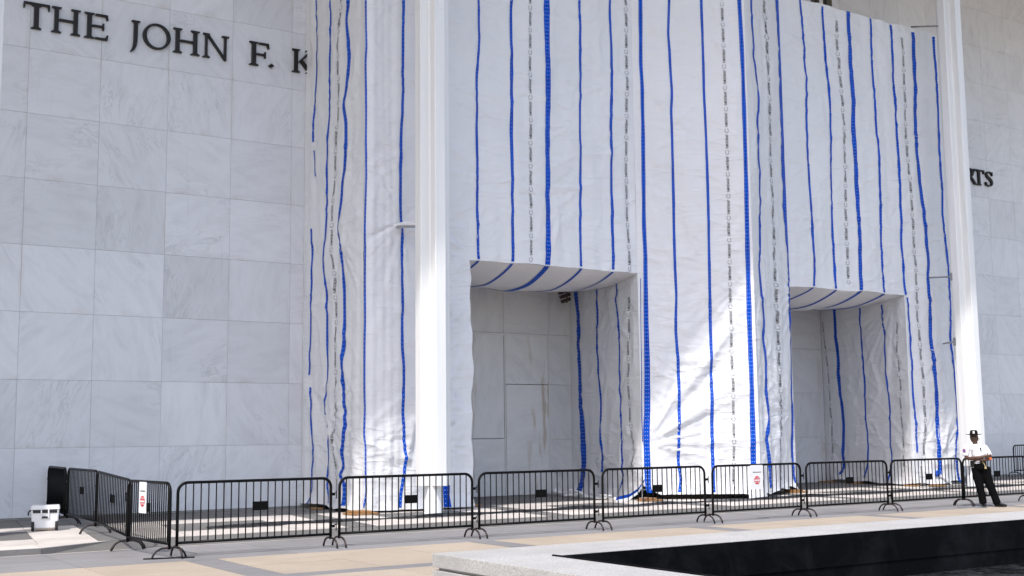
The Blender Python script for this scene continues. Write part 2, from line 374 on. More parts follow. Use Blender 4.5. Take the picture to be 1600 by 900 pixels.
# ramp up to the portico, dying into a low step at its far end
rm = MB(); rm.add([(4.6,20.575,-.02),(46,20.575,-.02),(46,21.3,.094),(5.9,21.3,.094),(4.6,20.6,.092),(4.58,20.575,.06)], [(0,1,2,3),(0,3,4),(0,4,5)])
rm.add([(-2,20.575,-.03),(4.59,20.575,-.03),(4.6,20.6,.094),(-2,20.6,.094)], [(0,1,2,3)])
ro = rm.build('ramp', M['darkgrey'], flo); ro['tone'] = .95
for (xa, xb) in ((1.2, 2.3), (2.3, 3.4), (3.4, 4.62)): slab(rect(xa, xb, 20.62, 21.3), ZF, M['white_stone'], flo)
slab([(4.62, 20.62), (4.64, 20.62), (5.88, 21.3), (4.62, 21.3)], ZF, M['white_stone'], flo)
P2 = PER*.9444
for k in range(-2, 8):
    xc = 8.62 + P2*k
    if xc < 1 or xc > 43: continue
    cols = [(-1.05-.98, -1.05, 'w'), (-1.05, 0, 'p'), (0, 1.05, 'p'), (1.05, 2.03, 'w'), (2.03, P2-2.03, 'b')]
    rows = [(21.3, 22.5, 'w'), (22.5, 23.5, 'm'), (23.5, 24.5, 'm'), (24.5, 25.62, 'w'), (25.62, 26.9, 'd'), (26.9, 29.15, 'd')]
    for (a, b, c) in cols:
        for (y0, y1, r) in rows:
            mt = 'darkgrey'
            if c != 'b' and r == 'w': mt = 'white_stone'
            if c == 'w' and r == 'm': mt = 'white_stone'
            slab(rect(xc+a, xc+b, y0, y1, SKEW*.75), ZF, M[mt], flo, tonev=(random.uniform(.92, 1.06)*(1.05 if c == 'b' else 1)))

# portico roof and its edge beam: they throw the shade
rf = MB().box(-60, 110, 17.82, 30.4, 19.4, 21.2).build('portico_roof', M['plaster'])
tag(rf, 'deep white portico roof slab over the wall', 'roof')

# ================================================================== marble wall
wall = empty('marble_wall', (0, YW, ZF)); tag(wall, 'pale veined marble slab wall behind wrapped scaffold', 'wall')
bk = MB()
yb = YW+.02; zt = 19.39
for (a, b, z0) in ((-60, 15.4, -.05), (15.4, 21.36, 6.2), (21.36, 26.3, -.05), (26.3, 32.1, 6.2), (32.1, 110, -.05)): bk.box(a, b, 0.02, 2.0 if z0 > 0 else .85, z0, zt-ZF)
bk.box(15.2, 32.6, YR-YW+.04, YR-YW+.4, -.05, 6.19)
bk.build('backing', M['joint'], wall)
TW, TH = 1.589, 1.4955
sm = MB().bbox(-TW/2+.0022, TW/2-.0022, -.02, .02, -TH/2+.0022, TH/2-.0022, .002); sme = bpy.data.meshes.new('marble_slab')
sme.from_pydata(sm.v, [], sm.f); sme.materials.append(M['marble'])
def wslab(i, j, tn=None):
    xc = 5.647 + TW*(i+.5); zc = 0.137 + TH*(j+.5)
    o = link('marble_slab', sme, None, wall); o.location = (xc, random.uniform(-.001, .001), zc-ZF)
    o['tone'] = float(tn if tn else random.choice((.95, .97, .985, 1, 1, 1.01, 1.02)) + random.uniform(-.01, .01))
dark = {(-1,4):.86,(0,4):.88,(1,4):.84,(2,3):.80,(3,2):.84,(1,3):1.05,(0,3):1.05,(2,1):1.04,(3,4):1.02,(2,4):1.02,(-1,3):1.03,(0,1):.97,(1,1):.93,(3,1):.94,(0,7):.95,(2,6):.98,(3,8):.86}
for i in range(-3, 5):
    for j in range(0, 9): wslab(i, j, 1-.62*(1-dark[(i, j)]) if (i, j) in dark else None)
for i in range(19, 28):
    for j in range(0, 13): wslab(i, j, random.uniform(.95, 1.03))
for i in range(11, 19):
    for j in range(9, 13): wslab(i, j, random.uniform(.95, 1.02))
# recessed entrance panels (back wall)
def bpan(x0, x1, z0, z1, dy=0, mtl='door_stone', parent=wall, name='marble_panel', tn=None):
    o = MB().bbox(-(x1-x0)/2+.004, (x1-x0)/2-.004, -.02, .02, -(z1-z0)/2+.004, (z1-z0)/2-.004, .003).build(name, M[mtl], parent)
    o.location = ((x0+x1)/2, YR-YW+dy, (z0+z1)/2-ZF); o['tone'] = float(tn or random.uniform(.93, 1.02)); return o
def bx(px, py): p = onY(px, py, YR); return p[0], p[2]
xm = bx(786, 500)[0]; xr_ = bx(858, 600)[0]; zl = bx(800, 521)[1]; zd = bx(825, 601)[1]
for (x0, x1) in ((15.4, 17.3), (17.3, xm), (xm, xr_), (xr_, 21.4)):
    bpan(x0, x1, zl, 6.2)
for (z0, z1) in ((ZF, 1.65), (1.65, 3.25), (3.25, zl)): bpan(xr_, 21.4, z0, z1)
door = empty('entrance_door', (xm, YR, ZF)); tag(door, 'blank marble faced double door panels in the left recessed entrance', 'door')
def dpan(name, x0, x1, z0, z1, dy, mtl='door_stone'):
    o = MB().bbox(x0, x1, dy-.02, dy+.02, z0, z1, .003).build(name, M[mtl], door); o['tone'] = random.uniform(.96, 1.03); return o
dpan('door_leaf', .05, xr_-xm-.06, .01, zd-ZF-.01, -.03); dpan('transom_panel', .05, xr_-xm-.06, zd-ZF+.01, zl-ZF-.07, -.015)
dpan('door_leaf', -1.62, -.02, .01, 1.6, -.03); dpan('transom_panel', -1.62, -.02, 1.62, zl-ZF-.07, -.015)
dpan('door_leaf', -3.3, -1.66, .01, zl-ZF-.07, -.02)
MB().box(-3.4, xr_-xm+.01, -.05, .01, zl-ZF-.05, zl-ZF-.012).box(-3.4, xr_-xm+.01, -.035, .01, zl-ZF-.068, zl-ZF-.052).box(xr_-xm-.05, xr_-xm-.015, -.048, .01, 0, zl-ZF-.07).box(0, .035, -.045, .01, 0, zl-ZF-.07).build('door_frame', M['plaster'], door)
MB().box(xr_-xm-.012, xr_-xm+.002, -.03, .01, 0, zl-ZF-.02).box(-3.4, xr_-xm-.05, -.046, .012, zl-ZF-.011, zl-ZF-.001).build('seal', M['joint'], door)
for (x0, x1) in ((26.3, 28.2), (28.2, 30.1), (30.1, 32.1)):
    for (z0, z1) in ((ZF, 1.62), (1.62, 3.12), (3.12, 4.62), (4.62, 6.2)): bpan(x0, x1, z0, z1, 0, 'marble', tn=random.uniform(.92, .98))
# louvred fixture high in the recess corner
fx = onY(882, 462, 28.6); fxo = empty('louvred_fixture', tuple(fx)); tag(fxo, 'small brown louvred fixture under the soffit of the left entrance', 'light fixture')
for i in range(3):
    b = MB().bbox(-.22+.05*i, .17, -.06, .06, -.05, .05, .006).build('louvre', M['brown_metal'], fxo); b.location = (.02, 0, .14-.14*i); b.rotation_euler = (0, -.35, 0)
MB().cyl((.12, .05, .2), (.12, .05, -.2), .02, 8).build('bracket', M['black'], fxo)
# tall window peeking over the wrap
wn = empty('upper_window', (onY(1283, 5, YW)[0], YW-.02, 14.6)); tag(wn, 'dark narrow upper window in bronze frame above the wrap top', 'window')
wx = wn.location.x; L_ = lambda px: onY(px, 3, YW)[0]-wx
MB().box(L_(1266), L_(1298), -.03, -.01, 0, 4.4).build('frame', M['frame_bronze'], wn)
for (a, b) in ((1271, 1275.5), (1286, 1289.5)): MB().box(L_(a), L_(b), -.045, -.032, .05, 4.3).build('pane', M['glass_dark'], wn)
MB().box(L_(1278), L_(1283), -.06, -.031, 0, 4.35).build('mullion', M['plaster'], wn)

# ------------------------------------------------------------------ bronze letters
def arc(cx, cy, rx, ry, a0, a1, n=14): return [(cx+rx*math.cos(math.radians(a0+(a1-a0)*i/n)), cy+ry*math.sin(math.radians(a0+(a1-a0)*i/n))) for i in range(n+1)]
def ribbon(c, ws):
    c = [np.array(p) for p in c]; q = []
    L, R_ = [], []
    for i, p in enumerate(c):
        t = c[min(i+1, len(c)-1)]-c[max(i-1, 0)]; t = t/np.linalg.norm(t); n = np.array([-t[1], t[0]]); L.append(p+n*ws[i]/2); R_.append(p-n*ws[i]/2)
    return [[tuple(L[i]), tuple(L[i+1]), tuple(R_[i+1]), tuple(R_[i])] for i in range(len(c)-1)]
def stem(x, w=.125, y0=0.0, y1=1.0, s=.085):
    f = .05
    return [[(x-s,y0),(x+w+s,y0),(x+w+s,y0+f*.6),(x+w,y0+f*1.6),(x+w,y1-f*1.6),(x+w+s,y1-f*.6),(x+w+s,y1),(x-s,y1),(x-s,y1-f*.6),(x,y1-f*1.6),(x,y0+f*1.6),(x-s,y0+f*.6)]]
def glyph(ch):
    if ch == 'T': return stem(.36, .16, 0, .93, .09)+[[(0,.93),(.88,.93),(.88,1.0),(0,1.0)],[(0,.76),(.035,.76),(.07,.93),(0,.93)],[(.88,.76),(.88,.93),(.81,.93),(.845,.76)]], .88
    if ch == 'H': return stem(.09)+stem(.68)+[[(.24,.47),(.68,.47),(.68,.55),(.24,.55)]], .92
    if ch == 'E': return stem(.09)+[[(.325,0),(.68,0),(.70,.2),(.66,.2),(.62,.07),(.325,.07)],[(.24,.48),(.54,.48),(.54,.55),(.24,.55)],[(.54,.38),(.575,.38),(.575,.65),(.54,.65)],[(.325,.93),(.62,.93),(.65,.80),(.69,.80),(.67,1.0),(.325,1.0)]], .70
    if ch == 'F': return stem(.09)+[[(.24,.46),(.50,.46),(.50,.53),(.24,.53)],[(.50,.36),(.535,.36),(.535,.63),(.50,.63)],[(.325,.93),(.58,.93),(.61,.78),(.65,.78),(.63,1.0),(.325,1.0)]], .65
    if ch == 'J':
        c = [(.245,.9),(.245,.5),(.24,.15),(.215,-.02),(.16,-.16),(.06,-.26)]
        return ribbon(c, [.15,.15,.145,.13,.10,.05])+[[(.08,.95),(.41,.95),(.41,1),(.08,1)],[(.12,.95),(.17,.9),(.32,.9),(.37,.95)]], .41
    if ch == 'O':
        o = arc(.5,.5,.48,.52,0,360,36); i = arc(.5,.5,.36,.455,0,360,36)
        return [[o[k],o[k+1],i[k+1],i[k]] for k in range(36)], .98
    if ch == 'N': return stem(.10, .075)+[[(.02,1.0),(.20,1.0),(.86,.02),(.86,-.03),(.80,-.03),(.155,.93)]]+[[(.785,.02),(.86,.02),(.86,.95),(.785,.95)],[(.70,.95),(.95,.95),(.95,1),(.70,1)]], .95
    if ch == 'K': return stem(.09)+[[(.24,.45),(.31,.45),(.72,.95),(.62,.95)],[(.52,.95),(.84,.95),(.84,1),(.52,1)],[(.29,.52),(.38,.60),(.80,.05),(.62,.05)],[(.54,0),(.90,0),(.90,.05),(.54,.05)]], .9
    if ch == 'R':
        c = [(.24,.96)]+arc(.40,.72,.19,.24,90,-90,10)+[(.24,.48)]
        return stem(.09)+ribbon(c, [.07]*2+[.09,.11,.13,.14,.15,.14,.13,.11,.09]+[.07]*2)+[[(.38,.45),(.52,.46),(.86,.04),(.68,.04)],[(.68,0),(.90,0),(.90,.04),(.68,.04)]], .88
    if ch == 'S':
        c = [(.55,.80),(.50,.91),(.36,.965),(.20,.92),(.13,.78),(.20,.64),(.36,.53),(.50,.40),(.535,.24),(.44,.09),(.27,.035),(.12,.10),(.07,.24)]
        return ribbon(c, [.05,.06,.07,.10,.13,.15,.165,.15,.13,.10,.07,.06,.05])+[[(.545,.72),(.58,.72),(.58,.97),(.545,.97)],[(.045,.05),(.08,.05),(.08,.28),(.045,.28)]], .62
    if ch == '.': return [[(.0,.09),(.10,0),(.20,.09),(.10,.18)]], .2
ZB, CAP = 1.8+9.8*.9444, .605
def letter(ch, pxl, pxr, label, ymid):
    x0, x1 = onY(pxl, ymid, YW-.05)[0], onY(pxr, ymid, YW-.05)[0]; polys, w = glyph(ch); sx = (x1-x0)/w
    mb = MB()
    for i, p in enumerate(polys): mb.prism([(a*sx, b*CAP) for a, b in p], -.10-.0006*i, -.021, 'y')
    o = mb.build('wall_letter', M['bronze']); o.location = (x0, YW, ZB)
    bm = bmesh.new(); bm.from_mesh(o.data); bmesh.ops.recalc_face_normals(bm, faces=bm.faces); bm.to_mesh(o.data); bm.free()
    tag(o, label, 'letter', 'bronze letters on the marble wall')
for a in (('T',36,77,'dark bronze letter T, the first letter on the left wall',30),('H',80,127,'dark bronze letter H between T and E on the left wall',38),('E',131,169,'dark bronze letter E ending the first word on the left wall',45),
          ('J',202,218,'dark bronze letter J with tail below the line',58),('O',222,266,'round dark bronze letter O right of the J',58),('H',270,313,'dark bronze letter H between O and N on the left wall',68),('N',316,357,'dark bronze letter N ending the second word on the left wall',75),
          ('F',389,420,'dark bronze letter F before the diamond full stop',85),('.',419,427.5,'small dark bronze diamond full stop after the F',103),('K',456,492,'dark bronze letter K cut off by the tarp edge',97),
          ('R',1507,1524.5,'dark bronze letter R half hidden by the right column',276),('T',1521,1537,'dark bronze letter T between R and S on the right wall',279),('S',1538,1550.5,'dark bronze letter S, the last letter on the right wall',281)): letter(*a)

# ================================================================== columns
def column(x, label):
    t = empty('steel_column', (x, YC, ZF)); tag(t, label, 'column', 'white steel columns of the portico')
    a, w, c = .375, .135, .03
    prof = []
    for k in range(4):
        ca, sa = math.cos(k*math.pi/2), math.sin(k*math.pi/2)
        for (p, q) in ((w+c, -w), (a-.015, -w), (a, -w+.015), (a, w-.015), (a-.015, w), (w+c, w), (w, w+c)): prof.append((p*ca-q*sa, p*sa+q*ca))
    sh = MB()
    zz = [.62, 5.52, 11.4, 16.5, 19.3]
    for i in range(4): sh.prism(prof, zz[i]+(.004 if i else 0), zz[i+1]-.004)
    s = sh.build('shaft', M['col_white'], t)
    MB().prism([(p[0]*.985, p[1]*.985) for p in prof], .70, 19.25).build('core', M['col_white'], s)
    base = MB(); base.tube([(0,0,0),(0,0,.03),(0,0,.62),(0,0,.66)], [.225,.215,.215,.215], 40)
    smooth_angle(base.build('base', M['col_white'], t))
    return t
for x, l in ((3.86, 'white steel column at the left edge of the picture'), (13.48, 'white cross shaped steel column in front of the left wrapped pier'), (22.97, 'white steel column hidden inside the middle of the wrap'), (32.46, 'white cross shaped steel column behind the guard')):
    if x != 22.97: column(x, l)

# ================================================================== wrapped scaffold
wrap = empty('scaffold_wrap', (XL, YF, ZF)); tag(wrap, 'huge white tarp wrap with blue bands over the scaffold front', 'tarp')
WO = np.array([XL, YF, ZF])
FACES = {'R': ((XL, YW-.03), (XL, YF)), 'F1': ((XL, YF), (XJ1, YF)), 'F2': ((XJ1, YF), (XC, YB)), 'F3': ((XC, YB), (XP2, YF)), 'F4': ((XP2, YF), (XR, YF)),
         'J1': ((XJ1+.95, YR-.03), (XJ1, YF)), 'J2': ((XJ2+.95, YR-.03), (XJ2, YF)), 'L1': ((XP1, YF), (XP1, YW)), 'L2': ((XP2, YF), (XP2, YW)), 'Q': ((XR, YF), (XR, YW-.03))}
FL = {k: math.dist(*v) for k, v in FACES.items()}
def fan(s, z, s0, z0, A, R, lo, hi, k=3.2, seed=0):
    dx, dz = s-s0, z-z0; r = np.hypot(dx, dz)+1e-6; th = np.degrees(np.arctan2(dz, dx))
    mid = (lo+hi)/2; dth = (th-mid+180) % 360-180; half = (hi-lo)/2
    w = 1-sstep(half*.65, half, np.abs(dth))
    n = 1.1*(.42-np.abs(gn(dth/57.3*k*1.7+seed*7.3, seed*3.1+r*.10))) + .35*gn(dth/57.3*k*4+seed*5.7, seed*9.2+r*.15)
    return A*n*w*sstep(0, .7, r)*np.exp(-(r/R)**1.5)
FANS = {}
def addfan(face, px, py, *a, **k): s0, z0 = onSeg(px, py, *FACES[face]); FANS.setdefault(face, []).append((s0, z0)+a)
addfan('F2', 1011, 692, .17, 2.6, -25, 95, 3.0, 1); addfan('F2', 1008, 560, .05, 1.8, -60, 60, 3, 2); addfan('F2', 1100, 172, .05, 1.4, -60, 60, 3, 9); addfan('F2',1100,57,.05,1.2,-60,60,3,8)
addfan('F2', 1170, 430, .07, 2.0, 150, 260, 3.5, 21); addfan('F2', 1172, 560, .06, 1.8, 150, 250, 3.5, 22)
addfan('F1', 737, 402, .07, 1.5, 90, 200, 4, 3); addfan('F1', 737, 404, .05, 1.2, 30, 110, 4, 4); addfan('F1', 874, 317, .05, 1.0, -150, -30, 4, 5)
addfan('F1', 629, 345, .07, 1.6, -170, -20, 3, 6); addfan('F1', 629, 345, .06, 1.4, 90, 250, 3, 7); addfan('F1', 570, 692, .09, 1.4, -50, 40, 2.4, 10); addfan('F1', 655, 640, .09, 1.6, 195, 280, 2.4, 11)
addfan('F1', 735, 520, .09, 1.2, 120, 240, 4, 12); addfan('F1', 735, 640, .09, 1.2, 120, 250, 4, 13); addfan('F1', 735, 700, .08, 1.1, 120, 250, 4, 14)
addfan('R', 527, 360, .08, 1.6, -80, 80, 3, 15); addfan('R', 508, 640, .08, 1.6, -80, 120, 3, 16)
addfan('F4', 1219, 45, .07, 1.6, -80, 30, 3, 17); addfan('F4', 1450, 432, .06, 1.5, -110, 10, 4, 18); addfan('F4', 1475, 537, .06, 1.3, 150, 330, 4, 19); addfan('F4', 1466, 720, .12, 1.3, 30, 150, 4, 20); addfan('F4',1440,700,.08,1.1,20,160,4,31)
addfan('J2', 1395, 472, .06, 2.2, 180, 280, 3, 23); addfan('J1', 985, 435, .05, 2.0, 180, 290, 3, 24); addfan('J1', 1003, 700, .08, 1.5, 120, 260, 3, 25)
addfan('F3', 1238, 450, .06, 1.8, 130, 260, 3, 26); addfan('F3', 1236, 640, .06, 1.6, 130, 230, 3, 27)
SD = {k: i*13.7 for i, k in enumerate(FACES)}
CR = {}
def addcrease(face, a, b, A, w): CR.setdefault(face, []).append((*onSeg(*a, *FACES[face]), *onSeg(*b, *FACES[face]), A, w))
for a, b, A, w in (((1011,690),(1166,461),.05,.13),((1011,692),(1168,520),-.05,.15),((1011,691),(1150,505),.03,.10),((1050,640),(1140,520),.05,.14),((1012,694),(1170,585),.065,.18),((1012,694),(1125,640),-.055,.13),((1012,695),(1172,640),.045,.16),((1012,696),(1110,700),.06,.16),((1012,696),(1100,735),-.05,.14),((1012,685),(1066,500),.045,.12),((1012,680),(1036,470),.035,.10),((1085,610),(1168,470),.035,.10),((1060,560),(1165,430),-.03,.10)): addcrease('F2', a, b, A, w)
for a, b, A, w in (((571,693),(610,702),.06,.12),((610,702),(652,726),.055,.12),((571,693),(590,735),-.05,.12),((650,632),(631,735),.06,.12),((652,660),(640,735),-.05,.10),((600,735),(650,745),.05,.10),((650,460),(598,512),.02,.07),((652,600),(578,662),.022,.07),((652,290),(600,345),.02,.06),((735,400),(702,372),.045,.10),((735,402),(702,352),-.03,.08),((735,405),(703,425),.035,.09),((735,470),(703,505),.035,.09),((735,520),(703,600),.04,.10),((733,560),(703,532),-.03,.09),((735,640),(703,705),.04,.10),((735,650),(703,630),.03,.09),((735,700),(703,735),.035,.09),
                   ((874,318),(862,400),.035,.07),((874,318),(898,352),.03,.06),((874,318),(880,400),-.02,.06),((800,250),(850,256),.03,.07),((860,262),(905,240),.035,.08),((865,290),(905,262),-.03,.07),((905,140),(860,150),.02,.07)): addcrease('F1', a, b, A, w)
for a, b, A, w in (((1219,45),(1250,75),.05,.10),((1220,60),(1255,120),.04,.09),((1448,433),(1470,520),.03,.07),((1452,433),(1485,480),.03,.07),((1475,537),(1440,590),.035,.08),((1476,540),(1490,600),.03,.07),((1464,700),(1440,640),.06,.12),((1466,720),(1486,640),.06,.12),((1466,735),(1495,700),.05,.10),((1440,740),(1452,650),-.05,.10),((1405,462),(1448,445),.04,.08)): addcrease('F4', a, b, A, w)
for a, b, A, w in (((527,360),(560,310),.04,.14),((527,360),(562,420),.045,.16),((508,636),(528,720),.06,.16),((508,420),(530,470),.04,.14),((480,600),(500,740),.05,.16),((485,590),(515,690),-.04,.15)): addcrease('R', a, b, A, w)
for a, b, A, w in (((1380,480),(1300,600),.03,.12),((1400,540),(1340,700),.025,.12),((1330,500),(1390,620),-.02,.12)): addcrease('J2', a, b, A, w)
for a, b, A, w in (((905,455),(940,560),.025,.12),((960,450),(915,580),.025,.12),((1000,560),(950,700),.03,.14),((1003,690),(975,770),.05,.16)): addcrease('J1', a, b, A, w)
_cr = np.random.RandomState(5)
for fc, n_c in (('R', 16), ('F1', 90), ('F2', 30), ('F3', 30), ('F4', 80), ('J1', 16), ('J2', 16)):
    for _ in range(n_c):
        s0 = _cr.uniform(0, FL[fc]); z0 = _cr.uniform(.3, ZT); ang = math.radians(_cr.choice([35, -35, 60, -60, 8, -8])+_cr.uniform(-14, 14)); Lc = _cr.uniform(.6, 2.4)
        CR.setdefault(fc, []).append((s0, z0, s0+Lc*math.cos(ang), z0+Lc*math.sin(ang), _cr.uniform(.012, .036)*_cr.choice([-1, 1, 1]), _cr.uniform(.045, .09)))
def creases(face, s, z):
    h = np.zeros(np.broadcast(s, z).shape)
    for (a, b, c, d, A, w) in CR.get(face, []):
        L = math.hypot(c-a, d-b); ux, uz = (c-a)/L, (d-b)/L; t = (s-a)*ux+(z-b)*uz; q = (s-a)*-uz+(z-b)*ux; tt = np.clip(t/L, 0, 1)
        h = h + A*np.exp(-np.sqrt((q/w)**2+.02)*1.3)*np.sin(np.pi*tt)**.6*((t > 0) & (t < L))
    return h
def disp(face, s, z):
    s = np.asarray(s, float); z = np.asarray(z, float); q = SD[face]
    side = {'R': .55, 'J1': .5, 'J2': .5}.get(face, 1.0)
    h = .072*gn(s*.55+q, z*.22+q)*side + .030*gn(s*1.6+q, z*.35+q*2)*side + .024*gn(s*3.0+q, z*.28+q)*side
    d1 = (s*.8+z*.6); d2 = (-s*.8+z*.6)
    h = h + .009*gn(d1*1.6+q, d2*.5+q) + .008*gn(d1*.45+q*3, d2*1.9)
    rid = 1-np.abs(gn(d1*1.5+q*2+.5*gn(s, z), d2*.55+q)); h = h + .040*np.clip(rid-.8, 0, 1)*5*.5
    rid = 1-np.abs(gn(d2*1.3+q*5+.5*gn(s+9, z), d1*.5-q)); h = h + .040*np.clip(rid-.82, 0, 1)*5*.5
    h = h + sstep(1.6, .2, z)*(.045*gn(s*1.5+q, z*.8))
    for f in FANS.get(face, []): h = h + fan(s, z, *f)
    if face == 'R': h = h + .030*gn(s*2.6+4.4, z*.16) + .015*gn(s*5.5, z*.22+7)
    h = h + creases(face, s, z)
    if face == 'F1':
        pl = sstep(.0, .25, s)*sstep(1.25, .8, s)
        for c0, a0 in ((.22, .03), (.46, .022), (.62, .03), (.86, .024)): h = h + pl*a0*np.exp(-((s-c0-.05*gn(z*.3, c0*9))/.05)**2)
    if face in ('F2', 'F1', 'F4', 'F3'):
        for zc in (10.2, 12.1, 8.1): h = h + .018*np.exp(-((z-zc-.06*gn(s*.7, zc))/.05)**2)*sstep(-.1, .35, gn(s*.35+SD[face], zc))
    L = FL[face]; e = sstep(0, .22, s)*sstep(0, .22, L-s)
    h = h + .16*np.clip(1-(z-ZF)/.55, 0, 1)**2*(.45+gn(s*2.3+q, 5.5))
    return h*(.12+.88*e)
def P3(face, s, z, off=0.0):
    A, B = np.array(FACES[face][0]), np.array(FACES[face][1]); u = (B-A)/np.linalg.norm(B-A); n = np.array([u[1], -u[0]])
    h = disp(face, s, z)+off; s = np.asarray(s, float); z = np.asarray(z, float)
    return np.stack([A[0]+u[0]*s+n[0]*h, A[1]+u[1]*s+n[1]*h, z+0*s], -1) - WO
BOT = {}
def bottom(face, s):
    b = ZF+.05+.10*np.clip(gn(np.asarray(s)*.9+SD[face], 3.3)+.25, 0, 1)
    if face == 'F2': b = ZF+.05+.08*sstep(3.0, 2.6, s)*sstep(.0, .7, s)+.30*sstep(.55, 0, s)
    if face == 'J1': b = ZF+.02+.28*sstep(.5, 0, FL['J1']-s)
    if face == 'F3': b = ZF+.04+.18*np.clip(gn(np.asarray(s)*1.1, 1.3)+.3, 0, 1)
    return b
def topz(face, s, base=ZT):
    if face in ('F4',): return ZT+.05*gn(np.asarray(s)*1.3, 8.8)+.05*np.abs(gn(np.asarray(s)*.8, 2.2))
    return ZT+0*np.asarray(s)
def panel(name, face, s0, s1, zb, zt, res=.065, lump=0, material=None):
    res = res*.85
    ns = max(4, int((s1-s0)/res)); zmax = float(np.max(zt(np.array([s0, s1]))) if callable(zt) else zt); nz = max(4, int((zmax-ZF)/res))
    sv = np.linspace(s0, s1, ns+1); vv = np.linspace(0, 1, nz+1)
    b = zb(sv) if callable(zb) else np.full(ns+1, zb); t = zt(sv) if callable(zt) else np.full(ns+1, zt)
    SS, VV = np.meshgrid(sv, vv); ZZ = b[None, :]+(t-b)[None, :]*VV
    if lump:
        w = sstep(s1-.25, s1, SS); SS = SS+w*(.05*gn(ZZ*1.9, 4.4)+.035*np.abs(gn(ZZ*.95, 1.7)))
    Q = P3(face, SS, ZZ).reshape(-1, 3)
    i = np.arange(nz)[:, None]*(ns+1)+np.arange(ns)[None, :]; F = np.stack([i, i+1, i+ns+2, i+ns+1], -1).reshape(-1, 4)
    return pyobj(name, Q, F, material or M['tarp'], wrap, True)
def hz(x): return ZH+.035*gn(np.asarray(x)*.9, 6.1)+.012*gn(np.asarray(x)*3.1, 2.7)
panel('side_sheet', 'R', 0, FL['R'], lambda s: bottom('R', s), ZT)
panel('pier_sheet', 'F1', 0, XP1-XL, lambda s: bottom('F1', s), lambda s: hz(s+XL), lump=1)
panel('header_sheet', 'F1', 0, FL['F1'], lambda s: hz(s+XL), ZT)
panel('pier_sheet', 'F2', 0, FL['F2'], lambda s: bottom('F2', s), ZT)
panel('pier_sheet', 'F3', 0, FL['F3'], lambda s: bottom('F3', s), ZT)
panel('header_sheet', 'F4', 0, FL['F4'], lambda s: hz(s+XP2), lambda s: topz('F4', s))
panel('pier_sheet', 'F4', XJ2-XP2, FL['F4'], lambda s: bottom('F4', s), lambda s: hz(s+XP2))
panel('jamb_sheet', 'J1', 0, FL['J1'], lambda s: bottom('J1', s), ZH)
panel('jamb_sheet', 'J2', 0, FL['J2'], lambda s: bottom('J2', s), ZH)
for k in ('L1', 'L2'): panel('jamb_sheet', k, 0, FL[k], ZF+.03, ZH, .25)
panel('side_sheet', 'Q', 0, FL['Q'], ZF+.03, ZT, .2)
MB().box(0, XR-XL, 1.7, 3.35, ZT-ZF-.3, ZT-ZF-.27).build('top_sheet', M['tarp'], wrap)
# soffits
def soff(x0, x1, xb):
    def f(s, v, off=0.0):                                        # s: X at the front edge, v: 0 front .. 1 back
        w = np.sin(np.clip((s-x0)/(x1-x0), 0, 1)*np.pi)
        sag = -.36*np.sin(np.clip(v, 0, 1)**.85*np.pi)*(.40+.60*w)+.03*gn(s*1.5, v*3)*np.sin(v*np.pi)
        lip = hz(s)-ZH
        return np.stack([s+SKEW*.98*v*(YR-YF), YF+.01+v*(YR-YF-.04), ZH+sag+lip-off], -1)-WO
    xs = np.linspace(x0, x1, 60); vs = np.linspace(0, 1, 40); A, B = np.meshgrid(xs, vs); Q = f(A, B).reshape(-1, 3)
    i = np.arange(39)[:, None]*60+np.arange(59)[None, :]; F = np.stack([i, i+60, i+61, i+1], -1).reshape(-1, 4)
    pyobj('soffit_sheet', Q, F, M['tarp'], wrap, True); return f
sf1 = soff(XP1-.1, XJ1, 0); sf2 = soff(XP2-.1, XJ2, 0)

